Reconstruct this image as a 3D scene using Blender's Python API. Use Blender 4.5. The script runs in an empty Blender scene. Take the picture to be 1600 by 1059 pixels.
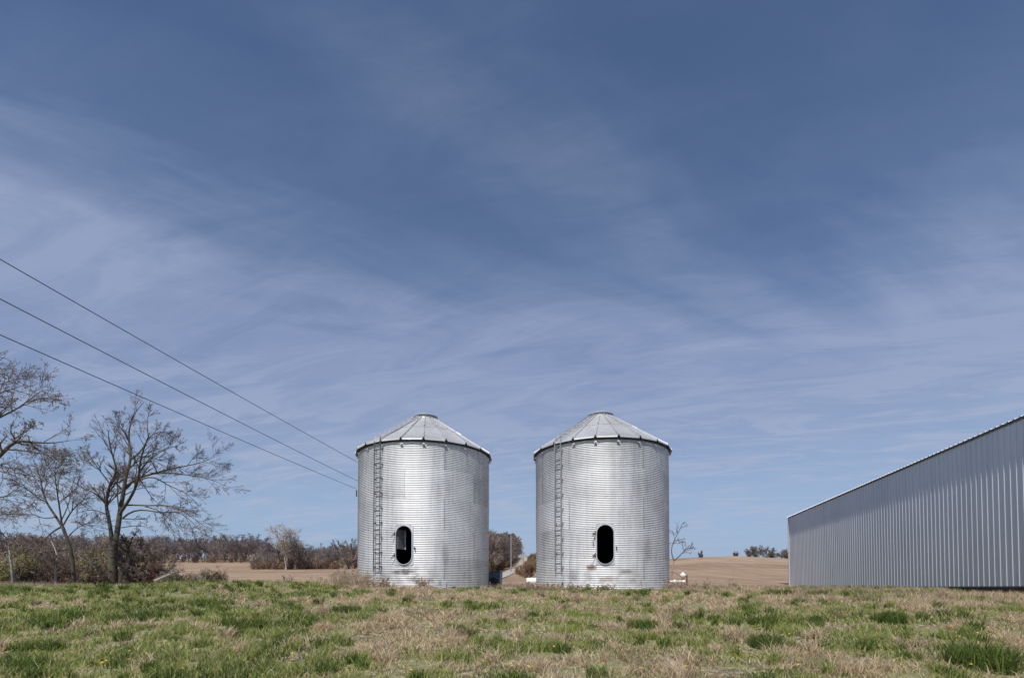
import bpy, math, random
import numpy as np
from mathutils import Vector, Matrix
R_ = math.radians
SC = bpy.context.scene
COL = SC.collection

# ------------------------------------------------------------------ camera, world, sun, exposure
EYE = 1.6
F = 790.0                     # focal length in photo pixels (photo 1600 wide)
K = F/950                     # depths below were surveyed for a 950 px lens; K rescales them
PITCH = R_(1.6)
HOR = 917.0                   # horizon row in the photo
CY = HOR - F*math.tan(PITCH)
cam = bpy.data.cameras.new('camera'); camo = bpy.data.objects.new('camera', cam); COL.objects.link(camo)
camo.location = (0, 0, EYE); camo.rotation_euler = (R_(90)+PITCH, 0, 0)
cam.sensor_width = 36; cam.lens = 36*F/1600
cam.shift_y = (CY-529.5)/1600
cam.clip_start = .1; cam.clip_end = 5000
SC.camera = camo

SUN_EL, SUN_AZ = 52.0, 17.0   # elevation; degrees left of straight behind the camera
w = bpy.data.worlds.new('World'); SC.world = w; w.use_nodes = True
nt = w.node_tree; nt.nodes.clear()
class NB:
    """tiny node builder"""
    def __init__(s, nt): s.nt = nt
    def n(s, typ, ins=None, **kw):
        nd = s.nt.nodes.new(typ)
        for k, v in kw.items(): setattr(nd, k, v)
        for k, v in (ins or {}).items():
            sock = nd.inputs[k]
            if isinstance(v, bpy.types.NodeSocket): s.nt.links.new(v, sock)
            else: sock.default_value = v
        return nd
    def math(s, op, a, b=None, c=None, clamp=False):
        ins = {0: a}
        if b is not None: ins[1] = b
        if c is not None: ins[2] = c
        nd = s.n('ShaderNodeMath', ins, operation=op); nd.use_clamp = clamp
        return nd.outputs[0]
    def mix(s, f, a, b, blend='MIX'):
        nd = s.n('ShaderNodeMix', data_type='RGBA', blend_type=blend)
        for i, v in ((0, f), (6, a), (7, b)):
            if isinstance(v, bpy.types.NodeSocket): s.nt.links.new(v, nd.inputs[i])
            else: nd.inputs[i].default_value = v if i == 0 else (tuple(v)+(1,))[:4]
        return nd.outputs[2]
    def ramp(s, f, stops):
        nd = s.n('ShaderNodeValToRGB', {0: f}); e = nd.color_ramp.elements
        while len(e) < len(stops): e.new(.5)
        for i, (p, c) in enumerate(stops):
            e[i].position = p; e[i].color = (tuple(c)+(1,))[:4] if hasattr(c, '__len__') else (c, c, c, 1)
        return nd.outputs[0]
    def noise(s, vec, scale, detail=4, rough=.5, dist=0):
        nd = s.n('ShaderNodeTexNoise', {'Scale': scale, 'Detail': detail, 'Roughness': rough, 'Distortion': dist})
        if vec is not None: s.nt.links.new(vec, nd.inputs['Vector'])
        return nd.outputs['Fac']
    def mapr(s, v, a, b, c=0, d=1, smooth=False):
        nd = s.n('ShaderNodeMapRange', {0: v, 1: a, 2: b, 3: c, 4: d})
        if smooth: nd.interpolation_type = 'SMOOTHSTEP'
        return nd.outputs[0]
B = NB(nt)
sky = B.n('ShaderNodeTexSky', sky_type='NISHITA', sun_disc=False)
sky.sun_elevation = R_(SUN_EL); sky.sun_rotation = R_(180+SUN_AZ)
sky.altitude = 1200; sky.air_density = 1.0; sky.dust_density = .1; sky.ozone_density = 2.2
tc = B.n('ShaderNodeTexCoord').outputs['Generated']
sp = B.n('ShaderNodeSeparateXYZ', {0: tc})
dx, dy, dz = sp.outputs
zc = B.math('ADD', B.math('MAXIMUM', dz, 0.0), .14)
px = B.math('DIVIDE', dx, zc); py = B.math('DIVIDE', dy, zc)
plane = B.n('ShaderNodeCombineXYZ', {0: px, 1: py, 2: 0.0}).outputs[0]
def stretched(sx, sy, rot, off=0):
    m_ = B.n('ShaderNodeMapping', {'Vector': plane, 'Rotation': (0, 0, R_(rot)), 'Location': (off, off*.7, off)}).outputs[0]
    return B.n('ShaderNodeMapping', {'Vector': m_, 'Scale': (sx, sy, 1)}).outputs[0]
n_big = B.noise(stretched(.55, 1.0, 8, 3.3), 1.0, 4, .5, .4)
n_mid = B.noise(stretched(.6, 2.0, -22, 1.1), 1.1, 7, .55, .9)
n_fib = B.noise(stretched(1.3, 4.6, 16, 5.2), 1.5, 12, .66, .9)
n_soft = B.noise(stretched(.5, 1.3, -35, 9.2), 1.3, 5, .5, .3)
# cirrus deck below about thirty degrees of elevation, ragged upper edge, thin wisps overhead
dzn = B.math('ADD', dz, B.math('MULTIPLY', B.math('SUBTRACT', n_mid, .5), .34))
dzn = B.math('ADD', dzn, B.math('MULTIPLY', B.mapr(dx, .15, .5, 0, 1, True), .055))
deck = B.ramp(dzn, [(0.0, .42), (.14, .46), (.25, .68), (.36, 1.0), (.45, 1.0), (.53, .56), (.60, .20), (.72, .07)])
deck = B.math('MULTIPLY', deck, B.mapr(n_big, .32, .62, .74, 1.04, True))
deck = B.math('MULTIPLY', deck, B.mapr(n_fib, .3, .7, .68, 1.2))
wisp = B.math('MULTIPLY', B.mapr(n_soft, .50, .76, 0, .24, True), B.mapr(n_fib, .35, .7, .5, 1.2))
veil = B.math('ADD', deck, wisp, clamp=True)
low = B.math('MULTIPLY', B.mapr(n_fib, .47, .64, 0, 1, True), B.ramp(dz, [(0.02, 0), (.08, .42), (.25, .35), (.4, 0)]))
veil = B.math('ADD', veil, low, clamp=True)
tinted = B.mix(1.0, sky.outputs[0], (.90, .97, 1.06), 'MULTIPLY')
hazy = B.mix(B.ramp(dz, [(0.0, .96), (.06, .88), (.17, .42), (.3, 0)]), tinted, (2.75, 3.95, 5.75))
vcol = B.mix(B.mapr(dz, .1, .4, 0, 1, True), (4.1, 4.75, 6.2), (3.15, 3.85, 5.7))
skyc = B.mix(B.math('MULTIPLY', veil, .88), hazy, vcol)
bg = B.n('ShaderNodeBackground', {'Color': skyc, 'Strength': .1})
out = B.n('ShaderNodeOutputWorld', {'Surface': bg.outputs[0]})

sl = bpy.data.lights.new('sun', 'SUN'); sl.energy = 4.3; sl.angle = R_(.53); sl.color = (1, .945, .87)
so = bpy.data.objects.new('sun', sl); COL.objects.link(so)
to_sun = Vector((-math.sin(R_(SUN_AZ))*math.cos(R_(SUN_EL)), -math.cos(R_(SUN_AZ))*math.cos(R_(SUN_EL)), math.sin(R_(SUN_EL))))
so.rotation_euler = to_sun.to_track_quat('Z', 'Y').to_euler(); so.location = to_sun*60
SC.view_settings.view_transform = 'Standard'; SC.view_settings.look = 'None'
SC.view_settings.exposure = 0.0; SC.view_settings.gamma = 1

def at(px_, py_, y):
    """point seen at photo pixel (px_,py_), at world distance y"""
    u = (px_-800)/F; v = (CY-py_)/F
    d = (u, math.cos(PITCH)-v*math.sin(PITCH), math.sin(PITCH)+v*math.cos(PITCH))
    s = y/d[1]
    return (d[0]*s, y, EYE+d[2]*s)

# ------------------------------------------------------------------ materials
def mat(name):
    m = bpy.data.materials.new(name); m.use_nodes = True; m.node_tree.nodes.clear()
    return m, NB(m.node_tree)
def finish(m, b, **kw):
    ins = {k.replace('_', ' '): v for k, v in kw.items() if k != 'Normal_'}
    p = b.n('ShaderNodeBsdfPrincipled', ins)
    b.n('ShaderNodeOutputMaterial', {0: p.outputs[0]})
    return m
def simple(name, col, rough=.7, metal=0, var=.25, scale=6):
    m, b = mat(name)
    o = b.n('ShaderNodeTexCoord').outputs['Object']
    n = b.noise(o, scale, 6, .6)
    c = b.mix(b.mapr(n, .3, .7), [x*(1-var) for x in col], [min(1, x*(1+var)) for x in col])
    return finish(m, b, Base_Color=c, Roughness=rough, Metallic=metal)
def galv(name, base=.62, metal=.85, rough=.38, streak=True, dirt=True, spots=()):
    """galvanised sheet: spangle, faint vertical streaks, per-sheet tone, grime near the bottom"""
    m, b = mat(name)
    o = b.n('ShaderNodeTexCoord').outputs['Object']
    at_ = b.n('ShaderNodeAttribute', attribute_name='tone').outputs['Fac']
    sp_ = b.noise(o, 9, 6, .7)
    st = b.noise(b.n('ShaderNodeMapping', {'Vector': o, 'Scale': (7, 7, .35)}).outputs[0], 1.0, 5, .6)
    big = b.noise(o, .9, 3, .5)
    v = b.math('ADD', b.mapr(sp_, .3, .7, -.05, .05), b.mapr(st, .3, .7, -.07, .07) if streak else 0.0)
    v = b.math('ADD', v, b.mapr(big, .3, .7, -.07, .07))
    v = b.math('ADD', v, b.math('MULTIPLY', at_, .16))
    v = b.math('ADD', v, base)
    c = b.n('ShaderNodeCombineColor', {0: b.math('MULTIPLY', v, .985), 1: v, 2: b.math('MULTIPLY', v, 1.03)}).outputs[0]
    r = b.mapr(b.math('ADD', sp_, st), .6, 1.4, rough-.07, rough+.1)
    if dirt:
        z = b.n('ShaderNodeSeparateXYZ', {0: o}).outputs[2]
        low = b.mapr(z, 0, 1.3, 1, 0, True)
        dn = b.mapr(b.noise(o, 2.2, 7, .65), .5, .68)
        f = b.math('MULTIPLY', low, dn, clamp=True)
        c = b.mix(b.math('MULTIPLY', f, .6), c, (.16, .15, .14))
        r = b.math('ADD', r, b.math('MULTIPLY', f, .25))
        for (q, size, colr, amt) in spots:      # grime and rust patches with ragged edges
            d = b.n('ShaderNodeMapping', {'Vector': o, 'Location': tuple(-a/s_ for a, s_ in zip(q, size)), 'Scale': tuple(1/s_ for s_ in size)}).outputs[0]
            ln = b.n('ShaderNodeVectorMath', {0: d}, operation='LENGTH').outputs['Value']
            nn = b.noise(b.n('ShaderNodeMapping', {'Vector': o, 'Scale': (5, 5, 9)}).outputs[0], 1.6, 6, .7)
            k = b.math('MULTIPLY', b.mapr(b.math('ADD', ln, b.math('MULTIPLY', nn, 1.6)), 1.15, 1.75, amt, 0), 1.0, clamp=True)
            c = b.mix(k, c, colr); f = b.math('MAXIMUM', f, k)
        return finish(m, b, Base_Color=c, Roughness=r, Metallic=b.mapr(f, 0, 1, metal, .2))
    return finish(m, b, Base_Color=c, Roughness=r, Metallic=metal)
M = {}
M['bin_wall'] = galv('galvanised_corrugated', .58, .50, .50)
M['roof'] = galv('galvanised_roof', .46, .35, .55, dirt=False, streak=False)
M['bright'] = galv('bright_zinc', .72, .6, .4, dirt=False)
M['barn'] = None
M['inside'] = simple('floor_dirt_and_dark_liner', (.05, .045, .04), .9)  # dirt tone for the floor; also darkens the added wall liner
M['dark_steel'] = simple('weathered_steel_and_shade', (.09, .09, .09), .6, .4)  # also stands in for shade at the eave band and rib ends
M['ladder_steel'] = simple('weathered_ladder_steel', (.15, .15, .155), .6, .4)
M['grey_steel'] = simple('grey_zinc_steel', (.36, .37, .38), .5, .5)
M['rust'] = simple('rusty_steel', (.16, .09, .06), .8, .2, .5, 20)
M['concrete'] = simple('old_concrete', (.36, .33, .29), .9, 0, .25, 3)
M['white_paint'] = simple('white_pipe_paint', (.78, .77, .74), .45, 0, .08)
M['blue_paint'] = simple('dark_blue_paint', (.06, .09, .145), .5, .1, .4)
M['black'] = simple('black_rubber', (.02, .02, .02), .7)
M['bark'] = simple('bark_dark', (.07, .056, .047), .95, 0, .45, 5)
M['bark_green'] = simple('bark_mossy', (.085, .08, .058), .95, 0, .5, 3)
M['twig'] = simple('twig_brown', (.13, .10, .088), .9, 0, .3, 2)
M['bark_red'] = simple('twig_reddish', (.34, .26, .195), .9, 0, .4, 2)
M['hill_twig'] = simple('twig_grey', (.20, .17, .155), .9, 0, .3, 2)
M['bark_pale'] = simple('bark_pale', (.34, .30, .26), .9, 0, .35, 2)
M['wood_grey'] = simple('weathered_wood', (.30, .27, .24), .9, 0, .3, 8)
M['board'] = simple('brown_board', (.07, .05, .035), .9, 0, .3, 5)
M['wire'] = simple('wire_dark', (.05, .05, .055), .6, .3)
M['gravel'] = simple('gravel_pale', (.40, .365, .32), .95, 0, .25, .8)
M['soffit'] = simple('dark_trim', (.10, .11, .13), .6, .2)

def attr_mat(name, rough=.8, trans=0.0):
    m, b = mat(name)
    c = b.n('ShaderNodeAttribute', attribute_name='Col').outputs['Color']
    p = b.n('ShaderNodeBsdfPrincipled', {'Base Color': c, 'Roughness': rough, 'Specular IOR Level': .25})
    if trans > 0:
        t = b.n('ShaderNodeBsdfTranslucent', {'Color': c})
        mx = b.n('ShaderNodeMixShader', {0: trans, 1: p.outputs[0], 2: t.outputs[0]})
        b.n('ShaderNodeOutputMaterial', {0: mx.outputs[0]})
    else: b.n('ShaderNodeOutputMaterial', {0: p.outputs[0]})
    return m
M['blade'] = attr_mat('grass_blades', .7, .5)
M['leafy'] = attr_mat('leaf_bits', .7, .3)
M['woods'] = attr_mat('woods_bark', .95)

def barn_mat():
    m, b = mat('painted_grey_steel')
    o = b.n('ShaderNodeTexCoord').outputs['Object']
    n = b.noise(b.n('ShaderNodeMapping', {'Vector': o, 'Scale': (.6, .6, .3)}).outputs[0], 1.2, 5, .55)
    s = b.noise(b.n('ShaderNodeMapping', {'Vector': o, 'Scale': (5, 5, .25)}).outputs[0], 1.5, 5, .6)
    c = b.mix(b.mapr(b.math('ADD', n, s), .75, 1.25), (.50, .53, .57), (.58, .61, .65))
    return finish(m, b, Base_Color=c, Roughness=.42, Metallic=.35)
M['barn'] = barn_mat()

# ------------------------------------------------------------------ object helpers
def setp(o, label=None, cat=None, group=None, kind=None):
    if label: o['label'] = label
    if cat: o['category'] = cat
    if group: o['group'] = group
    if kind: o['kind'] = kind
    return o
def empty(name, loc, label, cat, group=None, rz=0):
    o = bpy.data.objects.new(name, None); COL.objects.link(o); o.location = loc; o.rotation_euler = (0, 0, rz)
    o.empty_display_size = .3
    return setp(o, label, cat, group)
def meshobj(name, V, Fa, m, parent=None, smooth=False, attrs=None):
    V = np.asarray(V, dtype=np.float32).reshape(-1, 3)
    me = bpy.data.meshes.new(name)
    if isinstance(Fa, np.ndarray): loops = Fa.ravel().astype(np.int32); tot = np.full(len(Fa), Fa.shape[1], np.int32)
    elif len(Fa) and isinstance(Fa[0], np.ndarray):
        loops = np.concatenate([f.ravel() for f in Fa]).astype(np.int32)
        tot = np.concatenate([np.full(len(f), f.shape[1], np.int32) for f in Fa])
    else:
        tot = np.array([len(f) for f in Fa], np.int32); loops = np.array([i for f in Fa for i in f], np.int32)
    start = np.concatenate([[0], np.cumsum(tot)[:-1]]).astype(np.int32)
    me.vertices.add(len(V)); me.vertices.foreach_set('co', V.ravel())
    me.loops.add(len(loops)); me.loops.foreach_set('vertex_index', loops)
    me.polygons.add(len(tot)); me.polygons.foreach_set('loop_start', start); me.polygons.foreach_set('loop_total', tot)
    me.polygons.foreach_set('use_smooth', np.full(len(tot), smooth, bool))
    me.update(calc_edges=True)
    for k, (dom, typ, arr) in (attrs or {}).items():
        a = me.attributes.new(k, typ, dom)
        a.data.foreach_set('color' if 'COLOR' in typ else 'value', np.asarray(arr, np.float32).ravel())
    me.materials.append(m)
    o = bpy.data.objects.new(name, me); COL.objects.link(o)
    if parent: o.parent = parent
    return o
class MB:
    def __init__(s): s.V = []; s.F = []
    def add(s, V, Fa):
        k = len(s.V); s.V += [tuple(v) for v in V]; s.F += [tuple(i+k for i in f) for f in Fa]; return s
    def box(s, c, size, mtx=None):
        x, y, z = [q/2 for q in size]
        V = [Vector((sx*x, sy*y, sz*z)) for sx in (-1, 1) for sy in (-1, 1) for sz in (-1, 1)]
        if mtx is not None: V = [mtx @ v for v in V]
        c = Vector(c)
        return s.add([v+c for v in V], [(0,1,3,2),(4,6,7,5),(0,4,5,1),(2,3,7,6),(0,2,6,4),(1,5,7,3)])
    def bar(s, a, b, wd, hd=None, n=6, r2=None):
        """round bar a->b radius wd"""
        a, b = Vector(a), Vector(b); d = (b-a).normalized()
        u = d.cross(Vector((0, 0, 1)) if abs(d.z) < .95 else Vector((1, 0, 0))).normalized(); v = d.cross(u)
        r2 = wd if r2 is None else r2
        V = []
        for p, r in ((a, wd), (b, r2)):
            V += [p+u*math.cos(t)*r+v*math.sin(t)*r for t in [2*math.pi*i/n for i in range(n)]]
        Fa = [(i, (i+1) % n, n+(i+1) % n, n+i) for i in range(n)]+[tuple(range(n))[::-1], tuple(range(n, 2*n))]
        return s.add(V, Fa)
    def path(s, pts, r, n=6):
        for a, b in zip(pts, pts[1:]): s.bar(a, b, r, n=n)
        return s
    def lathe(s, prof, n=48, c=(0, 0, 0)):
        V = [(c[0]+r*math.sin(2*math.pi*i/n), c[1]-r*math.cos(2*math.pi*i/n), c[2]+z) for r, z in prof for i in range(n)]
        Fa = [(j*n+i, j*n+(i+1) % n, (j+1)*n+(i+1) % n, (j+1)*n+i) for j in range(len(prof)-1) for i in range(n)]
        return s.add(V, Fa)
    def build(s, name, m, parent=None, smooth=False): return meshobj(name, s.V, s.F, m, parent, smooth)

# ------------------------------------------------------------------ value noise
def vnoise(x, y, seed=0):
    rs = np.random.RandomState(seed); T = rs.rand(256, 256)
    xi = np.floor(x).astype(int); yi = np.floor(y).astype(int); fx = x-xi; fy = y-yi
    fx = fx*fx*(3-2*fx); fy = fy*fy*(3-2*fy)
    g = lambda a, b: T[a % 256, b % 256]
    return (g(xi, yi)*(1-fx)+g(xi+1, yi)*fx)*(1-fy)+(g(xi, yi+1)*(1-fx)+g(xi+1, yi+1)*fx)*fy
def fbm(x, y, seed=0, o=4):
    s = 0; a = .5; t = 0
    for k in range(o):
        s = s+a*vnoise(x*2**k+k*17.3, y*2**k+k*9.1, seed+k); t += a; a *= .5
    return s/t

# ------------------------------------------------------------------ terrain
PXA = [-2500, 250, 400, 560, 700, 770, 835, 940, 1045, 1150, 1235, 1500, 4000]
AA = [.0475, .0475, .0475, .0475, .046, .048, .0515, .05, .0475, .0525, .048, .04, .04]
DD = [330, 330, 330, 320, 260, 215, 190, 170, 170, 170, 170, 170, 170]
def slope(x, y):
    yy = np.maximum(y, 1.0); p = 800+950*x/yy
    A = np.interp(p, PXA, AA); D = np.interp(p, PXA, DD)
    s = np.clip((np.minimum(y, D)-34)/(D-34), 0, 1)
    return A*s**.6, D
def G(x, y):
    x = np.asarray(x, float); y = np.asarray(y, float)/K
    t = np.clip(y/20, 0, 1); near = 1.5*(1-(1-t)**1.35)
    near = near+(fbm(x*.35+5, y*.35+3, 11)-.5)*.16*np.clip(1-(y-16)/8, 0.25, 1)
    near = near+.21*np.exp(-((x+8.6)/4.6)**2-((y-20.5)/4)**2)-.09*np.exp(-(np.maximum(np.abs(x-.6)-5.2, 0)/1.6)**2-((y-19.5)/3.6)**2)-.05*np.clip((x-5)/6, 0, 1)*np.clip(1-abs(y-18)/8, 0, 1)
    s, D = slope(x, y)
    far = s*np.minimum(y, D)
    und = (fbm(x*.02+3, y*.02+8, 5)-.5)*.9*np.clip((y-50)/80, 0, 1)*.6
    return near+far+und*.5
def g1(x, y): return float(G(np.array([x]), np.array([y]))[0])
ys = np.concatenate([np.arange(-30, 0, 2.0), np.arange(0, 34, .3), np.arange(34, 80, 1.0), np.geomspace(80, 900, 110)])
u = np.linspace(-1, 1, 301); xs = 26*np.sinh(u*4.2)/np.sinh(4.2)*28
xs = np.sign(u)*(26*np.abs(u)*1.3+640*np.abs(u)**4)
XX, YY = np.meshgrid(xs, ys); ZZ = G(XX, YY)
nx = len(xs); idx = np.arange(len(xs)*len(ys)).reshape(len(ys), nx)
quads = np.stack([idx[:-1, :-1], idx[:-1, 1:], idx[1:, 1:], idx[1:, :-1]], -1).reshape(-1, 4)
fieldmask = np.clip((YY/K-31.5+(fbm(XX*.3, YY*.3, 4)-.5)*5)/2.5, 0, 1)
def ground_mat():
    m, b = mat('ground_soil_and_stubble')
    g = b.n('ShaderNodeNewGeometry').outputs['Position']
    fm = b.n('ShaderNodeAttribute', attribute_name='field').outputs['Fac']
    n1 = b.noise(g, 1.3, 6, .6); n2 = b.noise(g, 9, 5, .7); n3 = b.noise(g, .5, 4, .5)
    near = b.ramp(n2, [(.36, (.035, .028, .018)), (.5, (.22, .18, .12)), (.64, (.48, .39, .27))])
    near = b.mix(b.mapr(n1, .45, .6), near, (.20, .21, .09))
    # stubble field: tan with faint contour rows and pale / rosy drifts
    mp = b.n('ShaderNodeMapping', {'Vector': g, 'Scale': (.012, .05, 0), 'Rotation': (0, 0, .1)}).outputs[0]
    r1 = b.noise(mp, 1.2, 6, .6, 1.2); mp2 = b.n('ShaderNodeMapping', {'Vector': g, 'Scale': (.05, .6, 0), 'Rotation': (0, 0, -.06)}).outputs[0]
    r2 = b.noise(mp2, 1.0, 4, .6, .6)
    r3 = b.noise(g, .6, 6, .7)
    f = b.ramp(r1, [(.40, (.23, .135, .078)), (.5, (.33, .21, .125)), (.60, (.43, .31, .20))])
    f = b.mix(b.mapr(r2, .44, .62, 0, .6), f, (.20, .13, .09))
    r4 = b.noise(b.n('ShaderNodeMapping', {'Vector': g, 'Scale': (.12, .9, 0), 'Rotation': (0, 0, .12)}).outputs[0], 1.0, 6, .75)
    f = b.mix(b.mapr(r4, .5, .66, 0, .55), f, (.46, .35, .23))
    r5 = b.noise(b.n('ShaderNodeMapping', {'Vector': g, 'Scale': (.03, .05, 0), 'Rotation': (0, 0, -.25)}).outputs[0], 1.6, 5, .6, 2.0)
    f = b.mix(b.mapr(r5, .50, .60, 0, .5), f, (.22, .145, .10))
    r6 = b.noise(b.n('ShaderNodeMapping', {'Vector': g, 'Scale': (.9, .07, 0), 'Rotation': (0, 0, .3)}).outputs[0], 1.0, 6, .75)
    f = b.mix(b.mapr(r6, .42, .62, 0, .6), f, (.22, .145, .095))
    r7 = b.noise(b.n('ShaderNodeMapping', {'Vector': g, 'Scale': (.5, .05, 0), 'Rotation': (0, 0, -.2), 'Location': (7, 3, 0)}).outputs[0], 1.0, 5, .7)
    f = b.mix(b.mapr(r7, .5, .66, 0, .55), f, (.50, .38, .25))
    f = b.mix(b.mapr(r3, .45, .8, 0, .45), f, (.40, .32, .23))
    c = b.mix(fm, near, f)
    bmp = b.n('ShaderNodeBump', {'Strength': .5, 'Distance': .06, 'Height': n2})
    return finish(m, b, Base_Color=c, Roughness=.95, Normal=bmp.outputs[0])
go = meshobj('ground', np.stack([XX, YY, ZZ], -1), quads, ground_mat(), smooth=True,
             attrs={'field': ('POINT', 'FLOAT', fieldmask)})
setp(go, kind='structure')

# gravel road climbing the hill between the bins
def yfor(pxv, pyv):
    yy = np.linspace(34*K, 240*K, 2000); zz = G((pxv-800)/F*yy, yy)
    row = HOR-(zz-EYE)/yy*F
    k = np.argmin(abs(row-pyv)); return yy[k]
rp = []
for a, b_ in [(735, 911), (770, 904), (785, 899), (799, 893), (807, 888), (814, 883), (823, 877), (831, 871)]:
    y = yfor(a, b_); rp.append(((a-800)/F*y, y))
rp = np.array(rp); rp[:, 1] = np.maximum.accumulate(rp[:, 1]+np.arange(len(rp))*.5)
tt = np.linspace(0, len(rp)-1, 90)
rx = np.interp(tt, range(len(rp)), rp[:, 0]); ry = np.interp(tt, range(len(rp)), rp[:, 1])
tx = np.gradient(rx); ty = np.gradient(ry); L_ = np.hypot(tx, ty)
Vr = []
for k in range(7):
    o_ = (k-3)/3*1.0; X = rx+ty/L_*o_; Y = ry-tx/L_*o_
    Vr.append(np.stack([X, Y, G(X, Y)+.10-.03*abs(k-3)/3], -1))
Vr = np.stack(Vr, 1); ii = np.arange(90*7).reshape(90, 7)
setp(meshobj('gravel_road', Vr, np.stack([ii[:-1, :-1], ii[:-1, 1:], ii[1:, 1:], ii[1:, :-1]], -1).reshape(-1, 4), M['gravel'], smooth=True), kind='structure')

# ------------------------------------------------------------------ grain bins
SL = .665                     # roof slope
BR, BH, NC = 2.72, 5.60, 84
PITCHZ = BH/NC
RE, RC = BR+.13, .46          # roof edge and cap radius
ZE = BH-.02                   # height of roof edge
ZC = ZE+SL*(RE-RC)
NP = 21
BASEZ = EYE-.05
def pol(r, a, z): return (r*math.sin(a), -r*math.cos(a), z)    # a=0 faces the camera side (-Y)
def roofz(r): return ZE+SL*(RE-r)
def solve_ang(cx, cy, pxv):
    best = min((abs(800+F*(cx+BR*math.sin(a))/(cy-BR*math.cos(a))-pxv), a) for a in np.linspace(-1.3, 1.3, 2601))
    return best[1]
def rotz(a): return Matrix.Rotation(a, 3, 'Z')
def make_bin(cx, cy, door_px, lad_px, label, ladm, seed, open_door):
    rng = random.Random(seed)
    root = empty('grain_bin', (cx, cy, BASEZ), label, 'grain bin', 'pair of round corrugated grain bins')
    root_rot = 0
    da = solve_ang(cx, cy, door_px); la = solve_ang(cx, cy, lad_px)
    dr = lambda ds, zz: (BR*math.sin(da+ds/BR), -BR*math.cos(da+ds/BR), zz)
    GR, RU = (.13, .12, .11), (.20, .10, .055)
    if open_door: sp_ = [(dr(.05, .62), (.5, .5, .16), GR, .9), (dr(-.35, .60), (.22, .3, .09), GR, .7), (dr(.35, .35), (.35, .3, .14), GR, .5), (dr(1.55, 1.25), (.16, .5, .5), GR, .3), (dr(-.9, .5), (.2, .3, .3), GR, .4)]
    else: sp_ = [(dr(-.50, .78), (.24, .3, .16), RU, .95), (dr(-.36, 1.85), (.05, .2, .16), RU, .95), (dr(-.42, 1.62), (.05, .2, .14), GR, .9), (dr(-.37, 1.16), (.09, .2, .05), RU, .9), (dr(.75, .62), (.34, .4, .12), GR, .6), (dr(.1, .35), (.4, .3, .14), RU, .45), (dr(1.7, 1.5), (.2, .6, .7), GR, .35), (dr(-1.2, .5), (.3, .4, .3), GR, .4)]
    wallm = galv('galvanised_corrugated', .60, .42, .56, spots=sp_)
    # wall
    fine = np.arange(da-.16, da+.1601, .006)
    coarse = np.linspace(da+.16, da-.16+2*math.pi, 260)[1:-1]
    ang = np.concatenate([fine, coarse]); na = len(ang)
    nz = NC*8+1; z = np.linspace(0, BH, nz)
    rr = BR+.0095*np.cos(2*math.pi*z/PITCHZ)
    rr = rr[:, None]*np.ones(na)[None]
    # shallow dents and unevenness
    rr = rr+(fbm(ang[None]*3+seed, z[:, None]*.8, 31+seed)-.5)*.018
    V = np.stack([rr*np.sin(ang)[None], -rr*np.cos(ang)[None], z[:, None]*np.ones(na)[None]], -1)
    ii = np.arange(nz*na).reshape(nz, na); i2 = np.roll(ii, -1, 1)
    Q = np.stack([ii[:-1], i2[:-1], i2[1:], ii[1:]], -1)
    zc_ = (z[:-1]+z[1:])/2; ac = ang+.003
    DZ0, DH, DW = .90, 1.43, .60     # door opening: sill height, height, width
    dzc = DZ0+DH/2; hw = DW/2+.008; hh = DH/2+.008
    lx = (ac-da)*BR; lz = zc_-dzc
    LX, LZ = np.meshgrid(lx, lz)
    inside = np.hypot(LX, np.maximum(abs(LZ)-(hh-hw), 0)) < hw
    ringi = np.clip((zc_/(BH/5)).astype(int), 0, 4)
    offs = [da+.55, da+.0, da+.55, da+.0, da+.55]
    sheet = np.floor(((ac[None]-np.array(offs)[ringi][:, None]) % (2*math.pi))/(math.pi/3)).astype(int)
    T = np.array([[rng.uniform(-.5, .5) for _ in range(6)] for _ in range(5)])
    tone = T[ringi[:, None], sheet]
    keep = ~inside
    meshobj('wall', V, Q[keep].reshape(-1, 4), wallm, root, True, {'tone': ('FACE', 'FLOAT', tone[keep])})
    # seam laps and bolts on the wall
    bl = MB()
    def clear(a, q): return abs(a-da) > .15 or abs(q-dzc) > DH/2+.07
    for k in range(5):
        z0, z1 = k*BH/5, (k+1)*BH/5
        for j in range(6):
            a = (offs[k]+j*math.pi/3+math.pi) % (2*math.pi)-math.pi
            if math.cos(a) < -.2: continue
            n = int(round((z1-z0)/PITCHZ*6)); zz = [q for q in np.linspace(z0, z1, n) if clear(a, q)]
            Vs = []
            for q in zz:
                r = BR+.0095*math.cos(2*math.pi*q/PITCHZ)+.010
                for s_ in (-1, 1): Vs.append(pol(r, a+s_*.022/BR, q))
            n = len(zz)
            if n > 3:
                MB().add(Vs, [(2*i, 2*i+1, 2*i+3, 2*i+2) for i in range(n-1) if zz[i+1]-zz[i] < .1]).build('seam_strip', M['bin_wall'], root, True)
            for q in np.arange(z0+PITCHZ, z1-.02, PITCHZ):
                if clear(a, q): bl.box(pol(BR+.026, a, q), (.012, .011, .012), rotz(a))
        for a in np.arange(-1.45, 1.45, .105):
            if clear(a, z0+.03): bl.box(pol(BR+.018, a, z0+.03), (.012, .011, .012), rotz(a))
    setp(bl.build('wall_bolts', M['dark_steel'], root), kind='stuff')
    # added dark liner that keeps the bin interior black, leaving the doorway clear
    aa = np.linspace(da+.2, da-.2+2*math.pi, 80); n_ = len(aa)
    MB().add([pol(BR-.03, a, z_) for z_ in (.02, BH) for a in aa], [(i, i+1, n_+i+1, n_+i) for i in range(n_-1)]).build('dark_liner', M['inside'], root)
    # foundation and floor
    MB().lathe([(BR+.16, -.5), (BR+.17, -.012), (BR+.14, .006), (BR-.05, .008)], 72).build('foundation', M['concrete'], root)
    MB().lathe([(BR-.03, .02), (.01, .02)], 48).build('bin_floor', M['inside'], root)
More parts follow.
